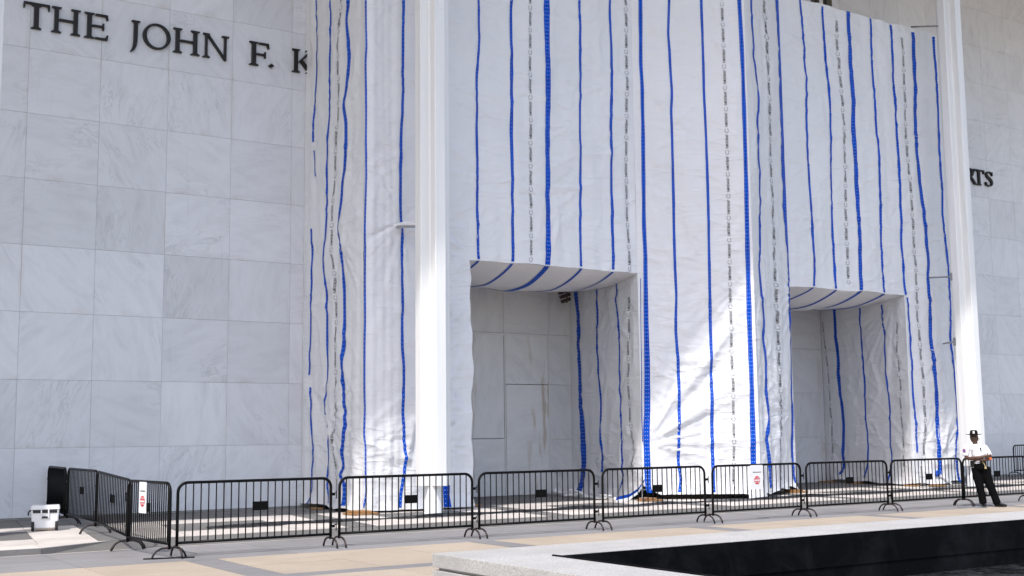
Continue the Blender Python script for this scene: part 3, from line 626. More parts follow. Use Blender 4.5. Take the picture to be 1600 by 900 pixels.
# ------------------------------------------------------------------ blue bands and printing, traced as (x, y) of the photograph onto the sheets
def trace(face, pts):
    q = sorted((onSeg(x, y, *FACES[face]) for x, y in pts), key=lambda t: t[1]); return np.array([a[0] for a in q]), np.array([a[1] for a in q])
def band(face, pts, wpx, soffit=None, wb=None, up=False, ext=0.0):
    s, z = trace(face, pts); zz = np.arange(z[0], z[-1]+.01, .07)
    if up and z[-1] > 8.0: zz = np.append(zz, np.arange(zz[-1]+.07, ZT, .07))
    ss = np.interp(zz, z, s)
    for _ in range(2): ss[1:-1] = .25*ss[:-2]+.5*ss[1:-1]+.25*ss[2:]
    mp_ = pts[len(pts)//2]; pm = onSeg(mp_[0]+.5, mp_[1], *FACES[face])[0]-onSeg(mp_[0]-.5, mp_[1], *FACES[face])[0]; w0 = wpx*pm*1.06; w1 = (wb or wpx)*pm*1.06
    w = np.interp(zz, [1, 8], [w1, w0])*(1+.14*gn(zz*1.1+s[0]*7, 2.2)+.10*gn(zz*.4+s[0]*3, 7.7))
    nx = 4; V = []; uv = []
    for j in range(nx+1):
        a = (j/nx-.5); V.append(P3(face, ss+a*w, zz, .010)); uv.append(np.stack([(a*w)+.031*(1 if w0 > .09 else 0)+.031, zz], -1))
    V = np.stack(V, 1).reshape(-1, 3); uv = np.stack(uv, 1).reshape(-1, 2); n = len(zz); i = np.arange(n-1)[:, None]*(nx+1)+np.arange(nx)[None, :]
    pyobj('blue_band', V, np.stack([i, i+1, i+nx+2, i+nx+1], -1).reshape(-1, 4), M['band'], wrap, True, uv)
    if soffit:
        x0 = FACES[face][0][0]+np.interp(ZH, z, s); vs = np.linspace(0, 1, 30); W_ = float(w[0])
        V = np.stack([soffit(np.full(30, x0+(j/nx-.5)*W_), vs, .012) for j in range(nx+1)], 1).reshape(-1, 3)
        uv = np.stack([np.stack([np.full(30, (j/nx-.5)*W_+.031), vs*4.4], -1) for j in range(nx+1)], 1).reshape(-1, 2)
        i = np.arange(29)[:, None]*(nx+1)+np.arange(nx)[None, :]
        pyobj('blue_band', V, np.stack([i, i+nx+1, i+nx+2, i+1], -1).reshape(-1, 4), M['band'], wrap, True, uv)
H = 420
# left return
band('R', [(494,0),(493.6,60),(492.4,110),(492,132),(490.4,178),(489,222)], 1.8, up=True); band('R', [(490,232),(492,252),(494,276)], 1.3)
band('R', [(487.4,358),(489.6,390),(488.6,448),(487.5,500),(486.4,540),(485,552),(487,566),(484.4,586)], 2); band('R', [(486,604),(490,660),(491.6,684),(490,718),(487,735),(487.7,754),(486,777),(482,786)], 2)
band('R', [(516.4,0),(516,50),(514.4,90),(515,140),(516,178),(514,210),(513,270),(513.6,310),(510.4,370),(506,416),(510.4,446),(511,500),(511,540),(512.4,560),(510.4,620),(507,634),(510,648)], 2.2, up=True)
band('R', [(513,664),(513,718),(512.5,732),(508.6,752),(514,786)], 2.2)
band('R', [(544,0),(540,30),(543,60),(545,84),(543,130),(539,164),(542,190),(542,230),(540,270),(536,310),(527,360),(536,382),(537.4,420),(539,448),(540,500),(539,540),(536.4,566),(540,610),(540,634),(543,660),(540,684),(537,702),(540,732),(533,743),(542,754),(542,790)], 3.4, wb=4.0, up=True)
band('F1', [(571,0),(571.4,50),(572,74),(570.5,94),(571,124),(571.5,178),(571,220),(571.5,276),(569.5,356),(570,390),(569.6,448),(570,500),(569,540),(569,600),(570,640),(568.4,680),(571,698),(571,743),(572,770),(568,793)], 2.6, up=True)
band('F1', [(630.4,0),(629.6,60),(628.6,112),(629.6,140),(628,178),(626,220),(625.4,270),(625,320),(627,338),(629.6,360),(629,390),(629.6,448),(628,500),(627,540),(630,586),(628,630),(629,680),(631,720),(628.6,745),(625,770),(624,793)], 4.0, up=True)
band('F1', [(690,0),(692,300),(694,600),(695.5,760),(695.5,792)], 9, up=True)
# left header
band('F1', [(747.2,0),(748.4,60),(747,90),(745.7,115),(746,200),(747.7,247),(746.8,300),(747,400),(748,405)], 3.4, sf1, up=True)
band('F1', [(799,0),(799,100),(798,180),(797.4,200),(799,250),(799,300),(800.6,400),(800.4,409)], 4, sf1, up=True)
band('F1', [(852,0),(853,115),(854,200),(855,300),(856,400),(855,414)], 7.4, sf1, up=True)
band('F1', [(904,0),(905,50),(906.6,145),(906,200),(907.5,270),(908,350),(909,416)], 3.4, sf1, up=True)
band('F1', [(952,0),(952,35),(953.8,75),(954.3,150),(953.8,200),(955.8,250),(956,300),(957.6,360),(958,421)], 3.6, sf1, up=True)
# left jamb
band('J1', [(898.5,449),(900.5,470),(903.6,492),(904,537),(907,580),(908,636),(912,692),(912.6,724),(908,769)], 4.5, wb=6.5)
band('J1', [(933,443),(934.7,515),(934,533),(936,578),(939.6,620),(939,670),(943,715),(940.7,738)], 2.4)
band('J1', [(965.5,439),(964,470),(969,515),(969,580),(972,636),(974.5,692),(973,733),(975.6,749),(970,769)], 2.2)
# middle pier
band('F2', [(1000.5,0),(1001,100),(1003,130),(1004.5,200),(1005.5,300),(1006,350),(1008.5,402),(1009.5,500),(1011,580),(1011,640),(1009.5,675),(1011,725),(1012.5,762),(1015,770)], 5.5, wb=9, up=True)
band('J1', [(1001.5,434),(1002,500),(1003,580),(1003,640),(1004.5,690)], 1.1)
band('F2', [(1045.8,0),(1044,52),(1047,100),(1049.6,150),(1048,175),(1049,200),(1052,300),(1054,400),(1056.6,459),(1055.5,515),(1059,560),(1061,640),(1060,723),(1065,750),(1061.5,769)], 3.8, wb=4.4, up=True)
band('F2', [(1096,0),(1097.5,50),(1099,100),(1100,150),(1102.5,200),(1106,300),(1108,400),(1110,500),(1112,600),(1112.5,680),(1114,730),(1115,769)], 4.0, wb=4.6, up=True)
band('F2', [(1155,0),(1160,100),(1163,200),(1166,300),(1168,400),(1171,500),(1174,600),(1176,680),(1177,725),(1176.5,745)], 6, wb=8.2, up=True)
band('F3', [(1173,0),(1176.7,60),(1177.4,83),(1183,130),(1184,165),(1182,195),(1184,250),(1188,330),(1190,380),(1188.7,414),(1192,459),(1195,498),(1193.6,527),(1198,564),(1198.4,614),(1202,652),(1198,686),(1202,728),(1203,763)], 2.3, wb=3, up=True)
band('F3', [(1214,0),(1216.5,45),(1217.5,79),(1219.5,131),(1223,234),(1226,310),(1229,380),(1231.5,406),(1230,446),(1232,511),(1234.5,560),(1235,614),(1238,639),(1239,691),(1241,744),(1242,754)], 4.6, wb=2.6, up=True)
# right header
band('F4', [(1249.5,2),(1256,102),(1258.7,118),(1260,184),(1261.4,234),(1265,310),(1268,380),(1271,419),(1270.6,447)], 3.0, sf2, up=True)
for pts, w, sf in (([(1285,8),(1290,92),(1295,157.5),(1296,205),(1297,234),(1300,310),(1303,380),(1305,419),(1306.8,451)], 3.2, sf2),
               ([(1322.5,17),(1327,92),(1331,157),(1332,210),(1335,234),(1339,310),(1342.7,380),(1344,419),(1345,453.5)], 5.2, sf2),
               ([(1359,27),(1361,92),(1365,157),(1368.5,210),(1371.6,234),(1374.5,310),(1377,380),(1381,432.5),(1382,457)], 3.0, sf2),
               ([(1391,38),(1395,105),(1399,171),(1403,234),(1406.5,310),(1409,380),(1412,419),(1415.4,461)], 3.0, None),
               ([(1425.4,50),(1428,92),(1432,144),(1432,171),(1434,234),(1440,310),(1446.4,380),(1450,419),(1448,432),(1453,485),(1454,537),(1458,577),(1461,612),(1463.5,678),(1466,723),(1465.6,741)], 4.6, None),
               ([(1457.7,57),(1462,131),(1467,234),(1473,302),(1473,344),(1478.5,390),(1482,427),(1485,472),(1484,524),(1488,579),(1492,614),(1493.6,670),(1490,707),(1493.6,731),(1497,752)], 2.8, None)): band('F4', pts, w, sf)
# right jamb
band('J2', [(1305,480),(1307,524),(1310.4,564),(1312.5,614),(1315,626),(1318,665),(1316.5,710),(1318.6,728),(1314,741)], 4.2)
band('J2', [(1344.6,480),(1346.7,537.5),(1350.6,590),(1352,639),(1357,696.5),(1357,723),(1352.4,746)], 2.2)
band('J2', [(1378,476),(1383,524),(1385.5,582),(1388.7,614),(1390.8,639),(1390.8,691),(1395,723),(1390,755)], 2.2)
band('F4', [(1418.5,465),(1421,498),(1425,564),(1427,614),(1429,639),(1431.7,678),(1434,707)], 2.6)

# printing: FLAME RETARDANT and a ring, running up the sheets
tcu = bpy.data.curves.new('print_text', 'FONT'); tcu.body = 'FLAME RETARDANT'; tcu.size = 1; tcu.resolution_u = 1; tcu.space_character = .95; tcu.offset = .010
tob = bpy.data.objects.new('print_text', tcu); COL.objects.link(tob); bpy.context.view_layer.update()
tme = tob.to_mesh(); TV = np.array([v.co[:2] for v in tme.vertices]); TF = [tuple(p.vertices) for p in tme.polygons]; tob.to_mesh_clear(); bpy.data.objects.remove(tob); bpy.data.curves.remove(tcu)
TV = TV-TV.min(0); TV = TV/TV.max(0)
rn = 22; RA = np.array([(math.cos(a), math.sin(a)) for a in np.linspace(.5, 6.0, rn)]); RV = np.concatenate([RA, RA*.84]); RF = [(i, i+1, rn+i+1, rn+i) for i in range(rn-1)]
def printing(face, pts, wpx=5.2, up=False, z1=None, z0=None):
    s, z = trace(face, pts); mp_ = pts[len(pts)//2]; w = .82*wpx*abs(onSeg(mp_[0]+.5, mp_[1], *FACES[face])[0]-onSeg(mp_[0]-.5, mp_[1], *FACES[face])[0])
    zt = z1 or (ZT-.2 if up else z[-1]); zc = z0 or z[0]; V = []; F = []; nb = 0
    while zc+.58 < zt:
        for (vv, ff, lo, hh, ww) in ((TV, TF, zc+.17, .38, w*.92), (RV*.5+.5, RF, zc, .12, w*1.3)):
            a = lo+vv[:, 0]*hh; sc = np.interp(a, z, s); b = sc-(vv[:, 1]-.5)*ww
            V.append(P3(face, b, a, .009)); F += [tuple(nb+i for i in f) for f in ff]; nb += len(vv)
        zc += .592
    if V: pyobj('printed_lettering', np.concatenate(V), F, M['ink'], wrap)
printing('R', [(532,0),(530,36),(527,70),(527.6,100),(531,140),(529,178),(527,230),(525,270),(520,334),(518,394),(524,430),(526,500),(527,540),(526,580),(526,664),(521,680),(525,725),(527,785)], 3.6, True)
printing('F1', [(827,0),(827,200),(829,400),(828,409)], up=True); printing('F1', [(976.8,0),(978,100),(978.6,200),(980,300),(983,400),(983,424)], up=True)
printing('F1', [(657,757),(657,795)], 4.5)
printing('J1', [(983,436),(984,500),(984.6,584),(986,654),(992,706),(990,740)], 3.2)
printing('J1', [(890,590),(891,650),(892,715)], 2.2)
printing('F2', [(1128,0),(1131,100),(1134.6,200),(1138,300),(1141,450),(1145,600),(1147,700),(1145.5,766)], 5.6, True)
printing('F3', [(1192,8),(1199.7,157),(1202,223),(1209,380),(1210,432),(1215.4,537),(1218,614),(1219,639),(1219,704),(1222,750)], 3.8, True)
printing('F4', [(1307,20),(1308.6,79),(1314,157),(1318,234),(1324,380),(1327,444)], 4.6); printing('F4', [(1408,52),(1413.6,131),(1418,234),(1426.7,380),(1430.7,419),(1433,498),(1438.5,564),(1442.5,612),(1444,665),(1445,720)], 4.4)
printing('J2', [(1285,482),(1287.6,524),(1293,564),(1297,614),(1299.4,652),(1301,717)], 2.6); printing('J2', [(1398,476),(1402,490),(1403,551),(1408,603),(1408,639),(1412,691),(1412,738)], 3.0)
kn = onY(1465, 740, YF-.12)-WO; kb = bmesh.new(); bmesh.ops.create_icosphere(kb, subdivisions=3, radius=.085)
for v in kb.verts: v.co *= 1+.55*float(gn(v.co.x*22+3, v.co.z*22+v.co.y*14)); v.co.y *= .6
km = bpy.data.meshes.new('blue_knot'); kb.to_mesh(km); kb.free(); ko = link('blue_knot', km, M['band'], wrap); ko.location = tuple(kn); km.uv_layers.new(name='UVMap')
ha = [onY(1467, 743, YF-.12)-WO, onY(1478, 750, YF-.16)-WO, onY(1488, 757, YF-.2)-WO]
MB().tube([tuple(p) for p in ha], [.03, .035, .03], 6).build('white_hem', M['tarp'], wrap)
# torn hem at the foot of the left jamb
hp = [onY(1007,752,YF-.03)-WO, onY(996,768,YF-.1)-WO, onY(983,777,YF-.15)-WO, onY(962,782,YF-.2)-WO]
V = []; 
for i, p in enumerate(hp): V += [p, p+np.array([.02, -.02, .09]), p+np.array([-.01, -.015, -.07])]
pyobj('blue_hem', V, [f for i in range(3) for f in ((3*i, 3*i+3, 3*i+4, 3*i+1),)], M['band'], wrap, True, [(0, 0)]*len(V))
pyobj('white_hem', V, [f for i in range(3) for f in ((3*i+2, 3*i+5, 3*i+3, 3*i),)], M['tarp'], wrap, True)
# crumpled tail lying on the floor inside the left entrance
a = onZ(868, 776, ZF); b = onZ(955, 783, ZF); nu, nv = 26, 8; V = []
for i in range(nu):
    for j in range(nv):
        u, v = i/(nu-1), j/(nv-1); p = a*(1-u)+b*u; hgt = .22*math.sin(v*math.pi)*(.5+.5*float(gn(u*5, .3)+.5))*(1-.6*u)
        V.append((p[0]+v*.10+.1*float(gn(u*6, v*3)), p[1]+(v-.5)*.75+.08*float(gn(u*5+4, v*2)), ZF+.015+hgt+.03*float(gn(u*9, v*7))+.03))
pyobj('tarp_tail', np.array(V)-WO, [(i*nv+j, (i+1)*nv+j, (i+1)*nv+j+1, i*nv+j+1) for i in range(nu-1) for j in range(nv-1)], M['tarp'], wrap, True)
# skirt piece at the foot of the ridge
q = onZ(1163, 778, ZF); sk_ = MB(); 
V = []
for i in range(10):
    for j in range(5):
        u, v = i/9, j/4; V.append((XC-.36+u*.62+.02*float(gn(u*5, v*3)), YB-.02+abs(u-.55)*.35-.10*(1-v)-.03*float(gn(u*4, v*2)), ZF+.01+v*.42))
pyobj('skirt', np.array(V)-WO, [(i*5+j, (i+1)*5+j, (i+1)*5+j+1, i*5+j+1) for i in range(9) for j in range(4)], M['tarp'], wrap, True)

# ------------------------------------------------------------------ scaffold ties at the columns
def tie(name, p0, p1, label, sleeve=False, plate=True):
    t = empty(name, tuple(p0)); tag(t, label, 'scaffold tube', 'tubes tying the scaffold to the columns'); d = np.array(p1)-np.array(p0)
    MB().cyl((0,0,0), tuple(d), .028, 10).build('tube', M['steel'], t)
    if plate: MB().box(d[0]-.02, d[0]+.02, d[1]-.05, d[1]+.05, d[2]-.12, d[2]+.12).build('clamp', M['steel'], t)
    if sleeve: MB().tube([(-.05,.05,.02),(.12,-.15,.03),(.45,-.5,0)], [.03,.085,.05], 8).build('sleeve', M['tarp'], t)
cx2, cx3 = 13.48, 32.46
tie('tie_tube', onY(620,354,YF-.05), (cx2-.3, YC+.12, onY(650,352,YC)[2]), 'short tube in a tarp sleeve left of the nearer column', True)
tie('tie_tube', onY(1451,434,YF-.05), (cx3-.36, YC+.15, onY(1488,431,YC)[2]), 'upper of two short tubes tying the wrap to the right column')
tie('tie_tube', onY(1474,537,YF-.05), (cx3-.36, YC+.15, onY(1491,533,YC)[2]), 'lower of two short tubes tying the wrap to the right column')
tie('tie_tube', onY(1424,42,YF+.1), (cx3-.36, YC+.1, onY(1466,38,YC)[2]), 'thin tube from the wrap top corner to the right column', plate=False)

# ------------------------------------------------------------------ boards under the scaffold
def sill(px0, px1, py, label, depth=.4, two=True, mtl='wood', rot=0.0):
    a = onZ(px0, py, ZF+.02); b = onZ(px1, py, ZF+.02); c = (a+b)/2; L = min(np.linalg.norm(b-a)*.83, 1.6)
    t = empty('sill_board', (c[0], c[1]+.12, ZF), rot); tag(t, label, 'wooden board', 'boards under the scaffold feet')
    MB().bbox(-L/2, L/2, -depth/2, depth/2, .005, .045, .004).build('lower_plank', M[mtl], t)
    if two: MB().bbox(-L/2+.08, L/2-.14, -depth/2+.06, depth/2-.02, .048, .088, .004).build('upper_plank', M[mtl], t)
    return t
sill(541, 594, 803, 'stacked plywood boards under the tarp left of the nearer column', .5); sill(490, 504, 795, 'small board poking out under the left tarp side', .4, False)
sill(722, 752, 790, 'board under the tarp right of the nearer column', .5); sill(1003, 1036, 782, 'bright wooden boards under the torn hem by the jack', .5); sill(1228, 1266, 769, 'orange wooden boards at the right foot of the middle pier', .5)
sill(1286, 1308, 753, 'board at the back of the right entrance', .4, False); sill(1326, 1352, 755, 'board halfway along the right entrance side', .4, False)
sill(1420, 1440, 759, 'board under the front corner of the right pier', .4, False); sill(1460, 1480, 759, 'board beside the knotted blue band at the right pier', .4, False)
bm_a = onZ(1058, 774, ZF+.04); t = empty('timber_beam', (21.6, YF-.25, ZF), math.atan2(YB-YF, XC-XJ1)); tag(t, 'long dark timber beam under the middle tarp hem', 'beam')
MB().bbox(-.55, 1.05, .05, .16, .01, .13, .006).build('beam', M['beam'], t)
for (px, py, l) in ((1010, 779, 'screw jack showing through the torn hem'), (1447, 757, 'screw jack at the foot of the right pier')):
    p = onZ(px, py, ZF+.09); t = empty('base_jack', (p[0], p[1]+.15, ZF+.09)); tag(t, 'steel '+l, 'scaffold jack')
    MB().box(-.075, .075, -.075, .075, 0, .01).build('base_plate', M['steel'], t); MB().cyl((0,0,.01), (0,0,.55), .019, 10).build('spindle', M['steel'], t)
    MB().cyl((0,0,.2), (0,0,.23), .045, 8).box(-.12, .12, -.01, .01, .206, .224).build('nut', M['steel'], t)

# ================================================================== barricades
BL, BH = 2.56, 1.13
def barricade_parts(L):
    t = empty('crowd_barricade'); r = .15; path = [(0,0,.14),(0,0,.5)]
    path += [(r-r*math.cos(a), 0, BH-r+r*math.sin(a)) for a in np.linspace(0, math.pi/2, 7)]
    path += [(L-r+r*math.sin(a), 0, BH-r+r*math.cos(a)) for a in np.linspace(0, math.pi/2, 7)] + [(L,0,.5),(L,0,.14)]
    f = MB().tube(path, .0235, 10).build('frame', M['black'], t, True)
    MB().cyl((.015,0,.22), (L-.015,0,.22), .0215, 10).build('bottom_rail', M['black'], t, True)
    n = 20; bar = MB().tube([(0,0,0),(0,0,1)], .0105, 6); me = None
    for i in range(n):
        x = L*(i+1)/(n+1); h = BH-.012
        if x < r: h = BH-r+math.sqrt(max(0, r*r-(r-x)**2))
        if L-x < r: h = BH-r+math.sqrt(max(0, r*r-(r-(L-x))**2))
        if me is None:
            o = bar.build('bar', M['black'], t, True); me = o.data
        else: o = link('bar', me, None, t)
        o.location = (x, 0, .22); o.scale = (1, 1, h-.22)
    MB().box(L*.47, L*.47+.25, -.012, -.004, .66, .80).build('name_plate', M['plate'], t)
    for x in (0, L):
        pts = [(x,-.27,.012),(x,-.245,.07),(x,-.20,.125),(x,-.12,.158),(x,0,.165),(x,.12,.158),(x,.20,.125),(x,.245,.07),(x,.27,.012)]
        MB().tube(pts, .017, 8).build('foot', M['foot_rust'], t, True)
    for z in (.36, .88):
        MB().tube([(L,0,z),(L+.07,0,z),(L+.10,0,z+.02),(L+.105,0,z+.05),(L+.10,0,z+.02),(L+.10,0,z-.09)], .009, 6).box(L+.02, L+.07, -.02, .02, z-.035, z+.01).build('hook', M['black'], t)
    return t
proto = barricade_parts(BL); used = [False]
def barricade(p0, p1, label, group, z=0.0, src=None, tilt=0.0, z1=None):
    global proto
    if src is None:
        o = proto if not used[0] else copy_tree(proto); used[0] = True
    else: o = src
    d = np.array(p1)-np.array(p0); o.location = (p0[0], p0[1], z); o.rotation_euler = (tilt, -math.atan2((z1-z) if z1 is not None else 0, math.hypot(*d)), math.atan2(d[1], d[0])); o['label'] = label; o['category'] = 'barricade'; o['group'] = group
    return o
GR = 'black barricades in the long front row'
lab = ['black steel barricade at the left end of the long front row', 'black steel barricade in front of the nearer column base', 'black steel barricade before the left recessed entrance', 'black steel barricade in front of the torn tarp hem and jack',
       'black steel barricade carrying the wide sign with round red mark', 'black steel barricade between the round red sign and the right pier', 'black steel barricade just left of the guard', 'black steel barricade passing behind the guard']
joints = [(270,872),(525,855),(742,840),(940,828),(1100,816),(1260,807),(1385,797),(1507,791)]
XS = [6.13, 8.86, 11.58, 14.36, 17.12, 19.86, 22.62, 25.22]
for i, x in enumerate(XS):
    yo = random.uniform(-.03, .03); barricade((x, 18.62+yo), (x+BL, 18.62+yo+random.uniform(-.05, .05)), lab[i], GR, tilt=random.uniform(-.015, .015))
GL = 'black barricades in the side row at the left'
barricade((5.92, 20.42), (6.05, 23.07), 'black barricade second from the front corner in the left side row', GL, 0, z1=.1)
barricade((6.10, 23.13), (6.2, 25.8), 'black barricade third from the front corner in the left side row', GL, .1)
barricade((6.2, 25.9), (6.36, 28.1), 'black barricade at the wall end of the left side row', GL, .1, barricade_parts(2.2))
b3 = barricade_parts(1.76)
barricade((5.99, 18.55), (5.86, 20.36), 'short black barricade with narrow paper sign at the front corner', GL, 0, b3)
p = onZ(1575, 744, ZF); barricade((p[0]-.3, 27.25), (p[0]+2.3, 27.25), 'black barricade standing alone against the right wall', 'barricade by the right wall', .1)
# flat base feet
def flatfoot(x, y, rz, z=0.0, L=.75):
    o = MB().bbox(-L/2, L/2, -.03, .03, .0, .014, .003).build('flat_foot', M['black']); return o, (x, y, z+.004), rz
for (x, y, rz, par) in ((-.02, 0.0, -.1, b3),):
    o, l, r = flatfoot(x, y, rz); o.parent = par; o.location = (0, 0, .004); o.rotation_euler = (0, 0, math.pi/2-.35)

# ------------------------------------------------------------------ signs
def disc(r, n=28): return [(r*math.cos(2*math.pi*i/n), r*math.sin(2*math.pi*i/n)) for i in range(n)]
def txt(body, size, material, parent, loc, name='lettering'):
    c = bpy.data.curves.new(name, 'FONT'); c.body = body; c.size = size; c.align_x = 'CENTER'; c.align_y = 'CENTER'; c.extrude = .0006; c.resolution_u = 2
    o = bpy.data.objects.new(name, c); COL.objects.link(o); bpy.context.view_layer.update(); me = bpy.data.meshes.new_from_object(o); bpy.data.objects.remove(o)
    o = link(name, me, material, parent); o.location = loc; o.rotation_euler = (math.pi/2, 0, 0); return o
def sign(loc, rz, w, h, label, squash=1.0):
    t = empty('notice_sign', loc, rz); tag(t, label, 'sign')
    MB().bbox(-w/2, w/2, -.004, .004, -h, 0, .002).build('board', M['paper'], t)
    d = MB().prism([(a*squash, b) for a, b in disc(.085)], -.0075, -.0045, 'y').build('red_disc', M['red'], t); d.location = (0, 0, -h*.62)
    MB().box(-.075*squash, .075*squash, -.0095, -.008, -.013, .013).build('white_bar', M['paper'], d)
    a = txt('DO NOT', .042*squash, M['paper'], d, (0, -.0085, .045)); a = txt('ENTER', .045*squash, M['paper'], d, (0, -.0085, -.042))
    mb = MB(); x = -w*.32
    while x < w*.32:
        l = random.uniform(.012, .022); mb.box(x, x+l, -.0062, -.0045, -h*.31, -h*.31+random.uniform(.014, .02)); x += l+.006
    mb.build('small_print', M['ink'], t); return t
sp_ = onY(1172, 727, 18.58); sq = onY(1191, 727, 18.58)
sign(((sp_[0]+sq[0])/2, 18.575, sp_[2]), 0, sq[0]-sp_[0], .50, 'wide white notice with round red mark hung on the front row')
sign((5.885, 19.60, 1.125), -math.pi/2+.14, .26, .49, 'narrow white notice with red mark on the left corner barricade', 1.0)
cb = empty('caution_board', tuple(onZ(1178, 779, ZF)), .35); tag(cb, 'small white leaning board with a yellow triangle at the tarp foot', 'sign')
o = MB().bbox(-.13, .13, -.006, .006, 0, .33, .002).build('board', M['paper'], cb); o.rotation_euler = (-.25, -.22, 0)
o2 = MB().prism([(-.06, .12), (.06, .12), (0, .23)], -.0095, -.0065, 'y').build('triangle', M['yellow'], o)

# ------------------------------------------------------------------ cooler
cpn = onZ(72, 830, ZF); cl = empty('wheeled_cooler', (cpn[0]+.02, cpn[1]+.2, ZF), -.25); tag(cl, 'white wheeled hard cooler with dark handle recess beside the side row', 'cooler')
def taper(z0, z1, w0, d0, w1, d1, bev=.03):
    bm = bmesh.new(); bmesh.ops.create_cube(bm, size=1)
    for v in bm.verts:
        tp = v.co.z > 0; v.co = Vector((v.co.x*(w1 if tp else w0), v.co.y*(d1 if tp else d0), z1 if tp else z0))
    bmesh.ops.bevel(bm, geom=list(bm.edges), offset=bev, segments=3, affect='EDGES', profile=.6); me = bpy.data.meshes.new('body'); bm.to_mesh(me); bm.free(); return me
o = link('body', taper(.05, .40, .53, .38, .58, .42), M['white_plastic'], cl); smooth_angle(o)
o = link('lid', taper(.405, .49, .62, .45, .58, .42, .025), M['white_plastic'], cl); smooth_angle(o)
MB().bbox(-.25, .25, -.222, -.16, .345, .402, .008).build('handle_recess', M['cooler_dark'], cl)
for x in (-.09, .06): MB().bbox(x, x+.03, -.235, -.19, .25, .41, .006).build('handle_arm', M['white_plastic'], cl)
MB().bbox(-.07, .07, -.228, -.19, .245, .28, .006).build('handle_grip', M['cooler_dark'], cl)
for x in (-.245, .245):
    w = MB().cyl((x-.03, -.13, .105), (x+.03, -.13, .105), .105, 24).build('wheel', M['rubber'], cl); smooth_angle(w)
MB().bbox(-.2, .2, -.15, .1, .02, .06, .01).build('base_tray', M['beige'], cl).__setitem__('tone', 1.2)
MB().tube([(-.30,-.05,.40),(-.34,-.07,.36),(-.35,-.05,.30)], .015, 6).build('latch', M['cooler_dark'], cl); cl.scale = (.86, .86, .98)

# ================================================================== basin with granite coping
bas = empty('fountain_basin', (7.13, 11.4, 0)); tag(bas, 'low granite rimmed basin lined in black at lower right', 'basin')
BO = np.array((7.13, 11.4, 0.0))
def bb(x0, x1, y0, y1, z0, z1, mtl, name, bev=.008): 
    return MB().bbox(x0-BO[0], x1-BO[0], y0-BO[1], y1-BO[1], z0, z1, bev).build(name, M[mtl], bas)
x = 7.13; i = 0
while x < 42: 
    x1 = x+(2.35 if i else .93); bb(x+.002, x1-.002, 11.42, 12.52, .295, .45, 'granite', 'coping_stone'); x = x1; i += 1
y = 11.42
while y > -2: 
    bb(7.13+.002, 8.03, y-1.9+.003, y-.003, .295, .4495, 'granite', 'coping_stone'); y -= 1.9
bb(7.19, 42, 11.48, 12.46, .265, .297, 'joint', 'shadow_gap', .002); bb(7.19, 7.97, -2, 11.46, .265, .297, 'joint', 'shadow_gap', .002)
bb(7.13, 42, 11.43, 12.51, -.05, .262, 'granite', 'plinth_stone'); bb(7.13, 8.02, -2, 11.42, -.05, .262, 'granite', 'plinth_stone')
# black lining: panel, bulging membrane and floor
bb(8.03, 42, 11.385, 11.415, .02, .442, 'pool_black', 'lining_panel', .004); bb(8.035, 8.06, -2, 11.38, .02, .442, 'pool_black', 'lining_panel', .004)
sx_ = onY(1391, 850, 11.38)[0]; bb(sx_-.012, sx_+.012, 11.375, 11.384, .02, .44, 'pool_black', 'lining_seam', .001)
MB().tube([(8.035-BO[0], 11.37-BO[1], .452), (8.04-BO[0], -2-BO[1], .452)], .016, 8).build('edge_trim', M['pool_black'], bas)
V = []; nx, nz = 420, 14
for i in range(nx):
    for j in range(nz):
        u = 8.06+34*i/(nx-1); v = j/(nz-1); n1 = float(gn(u*2.2, v*3)); n2 = float(gn(u*6, v*8+3))
        V.append((u-BO[0], 11.40-v*.55-.10*n1*math.sin(v*math.pi)-.05*n2*min(1, v*4), .155-.36*v+.04*float(gn(u*.8, 1.1))+.06*n1*min(1, v*3)+.035*n2*min(1, v*4)))
pyobj('membrane', V, [(i*nz+j, i*nz+j+1, (i+1)*nz+j+1, (i+1)*nz+j) for i in range(nx-1) for j in range(nz-1)], M['membrane'], bas, True)
MB().add(sheet(8.0-BO[0], 42-BO[0], -2-BO[1], 11.42-BO[1], -.20), [(0,1,2,3)]).build('floor_lining', M['membrane'], bas)
bb(8.0, 42, 11.40, 11.425, -.3, .1, 'pool_black', 'lining_base', .002)

# ================================================================== guard
GP = onZ(1542, 792, 0); GA = math.atan2(-GP[0], GP[1])
guard = empty('person', (GP[0], GP[1]+.02, 0), -math.atan2(GP[0], GP[1])); tag(guard, 'person in white uniform shirt, black trousers and brimmed hat, arms folded', 'person')
def remeshed(name, parts, material, parent, vox=.011, it=3):
    mb = MB()
    for pts, r in parts:
        rx = [q if not hasattr(q, '__len__') else q[0] for q in r]; ry = [q if not hasattr(q, '__len__') else q[1] for q in r]; mb.tube(pts, rx, 14, True, ry)
    me = bpy.data.meshes.new(name+'_raw'); me.from_pydata(mb.v, [], mb.f); bm = bmesh.new(); bm.from_mesh(me); bmesh.ops.recalc_face_normals(bm, faces=bm.faces); bm.to_mesh(me); bm.free()
    o = bpy.data.objects.new(name+'_raw', me); COL.objects.link(o)
    a = o.modifiers.new('r', 'REMESH'); a.mode = 'VOXEL'; a.voxel_size = vox; b = o.modifiers.new('s', 'SMOOTH'); b.iterations = it; b.factor = .5
    bpy.context.view_layer.update(); ev = o.evaluated_get(bpy.context.evaluated_depsgraph_get()); m2 = bpy.data.meshes.new_from_object(ev); bpy.data.objects.remove(o)
    m2.materials.clear(); r_ = link(name, m2, material, parent); m2.polygons.foreach_set('use_smooth', [True]*len(m2.polygons)); return r_
